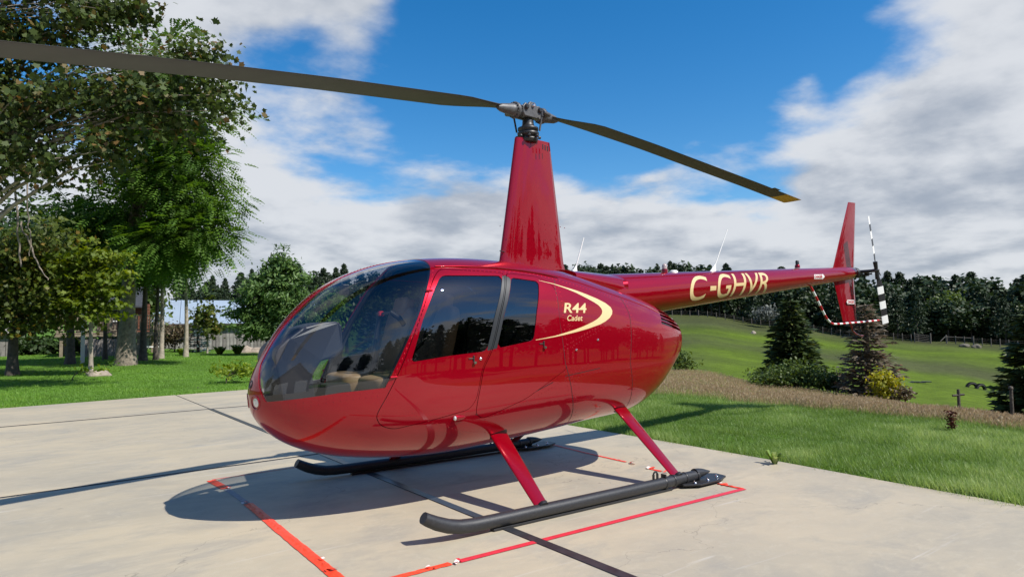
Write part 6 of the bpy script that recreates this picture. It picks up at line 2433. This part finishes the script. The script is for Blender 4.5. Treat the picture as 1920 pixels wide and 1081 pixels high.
blades(250000, (-420, 640), lambda p: (np.full(p.shape, 12.5), np.full(p.shape, 48.0)), (.025, .055), .007, 1, L_GRASS2, "far_lawn_grass", "short bright lawn grass under the trees on the left", "grass",
       lambda x, y, px, rad, r: pad_sd(x, y) > -.02, 103, curve=.9)
blades(330000, (1000, 2750), lambda p: (lawn_r(p) - .35, weed_r(p)), (.05, .145), .0034, 1, L_WEED, "weed_strip", "tall dry brown weeds along the crest of the lawn", "weeds",
       lambda x, y, px, rad, r: (rad > lawn_r(px) - .3 * r.random(len(x))), 104, head=(.048, .006, L_HEAD, .34), curve=.35)
blades(90000, (1100, 2750), lambda p: (lawn_r(p) - .5, weed_r(p) + 2), (.05, .15), .006, 1, L_GRASS, "green_weeds", "scattered green weeds between the dry stalks", "weeds",
       lambda x, y, px, rad, r: r.random(len(x)) < .8, 105)

# ------------------------------------------------------------------ behind the camera: what the glossy paint and glass mirror
SIDING = mat("grey_brown_siding", (.16, .14, .12), .8, noise=(6, .2))
TRIMW = mat("white_trim", (.7, .7, .68), .6)
hx0, hx1, hy0, hy1 = -21.5, -13.0, -9.5, .5
house = tag(empty("garage_house", (hx0, hy0, 0)), "grey sided garage with gable roof at the edge of the pad behind the camera", "house")
MB().add([(hx0, hy0, 0), (hx1, hy0, 0), (hx1, hy1, 0), (hx0, hy1, 0), (hx0, hy0, 3), (hx1, hy0, 3), (hx1, hy1, 3), (hx0, hy1, 3), (hx0, (hy0 + hy1) / 2, 5.8), (hx1, (hy0 + hy1) / 2, 5.8)],
         [(0, 1, 5, 4), (2, 3, 7, 6), (1, 2, 6, 9, 5), (3, 0, 4, 8, 7)]).build("wall", SIDING, house)
for sg, yy in ((-1, hy0), (1, hy1)):
    ym = (hy0 + hy1) / 2
    MB().add([(hx0 - .4, yy + sg * .4, 2.8), (hx1 + .4, yy + sg * .4, 2.8), (hx1 + .4, ym, 5.95), (hx0 - .4, ym, 5.95), (hx0 - .4, yy + sg * .4, 2.65), (hx1 + .4, yy + sg * .4, 2.65), (hx1 + .4, ym, 5.8), (hx0 - .4, ym, 5.8)],
             [(0, 1, 2, 3), (4, 7, 6, 5), (0, 4, 5, 1), (1, 5, 6, 2), (0, 3, 7, 4)]).build("roof", SHINGLE, house)
for yy in (-7.2, -2.0):
    dr = MB().box((hx1 + .03, yy, 1.15), (.08, 3.2, 2.3)).build("garage_door", TRIMW, house)
    for k in range(4): MB().box((hx1 + .085, yy, .32 + .56 * k), (.03, 3.0, .48)).build("door_panel", TRIMW, dr)
gt = [(-10, -30, 9, 'b'), (-4, -34, 11, 'p'), (-16, -27, 10, 'b'), (-23, -24, 11, 'p'), (-28, -14, 10, 'b'), (-30, -4, 9, 'p'), (-29, 6, 10, 'b'), (-24, -40, 13, 'p')]
for k in range(44):
    t = k / 43
    gt.append((-2 + 46 * t + wr.normal() * 1.2, -27 + 17 * max(0, t - .45) + wr.normal() * 2.2 - 6 * (k % 2), 6.5 + 3.5 * wr.random() + 2 * (k % 2), 'p' if wr.random() < .45 else 'b'))
for i, (x, y, h, kind) in enumerate(gt):
    o = empty("tree", (x, y, float(ground_z(x, y))), wr.random() * 6)
    o.scale = (h * 1.1, h * 1.1, h)
    tag(o, "tree of the row behind the camera mirrored in the helicopter's paint", "tree", "trees behind the camera")
    mt, mc = KINDS[i % 4 if kind == 'b' else 4 + i % 3][1]
    for nm, me in (("trunk", mt), ("crown", mc)):
        c = bpy.data.objects.new(nm, me)
        COL.objects.link(c)
        c.parent = o
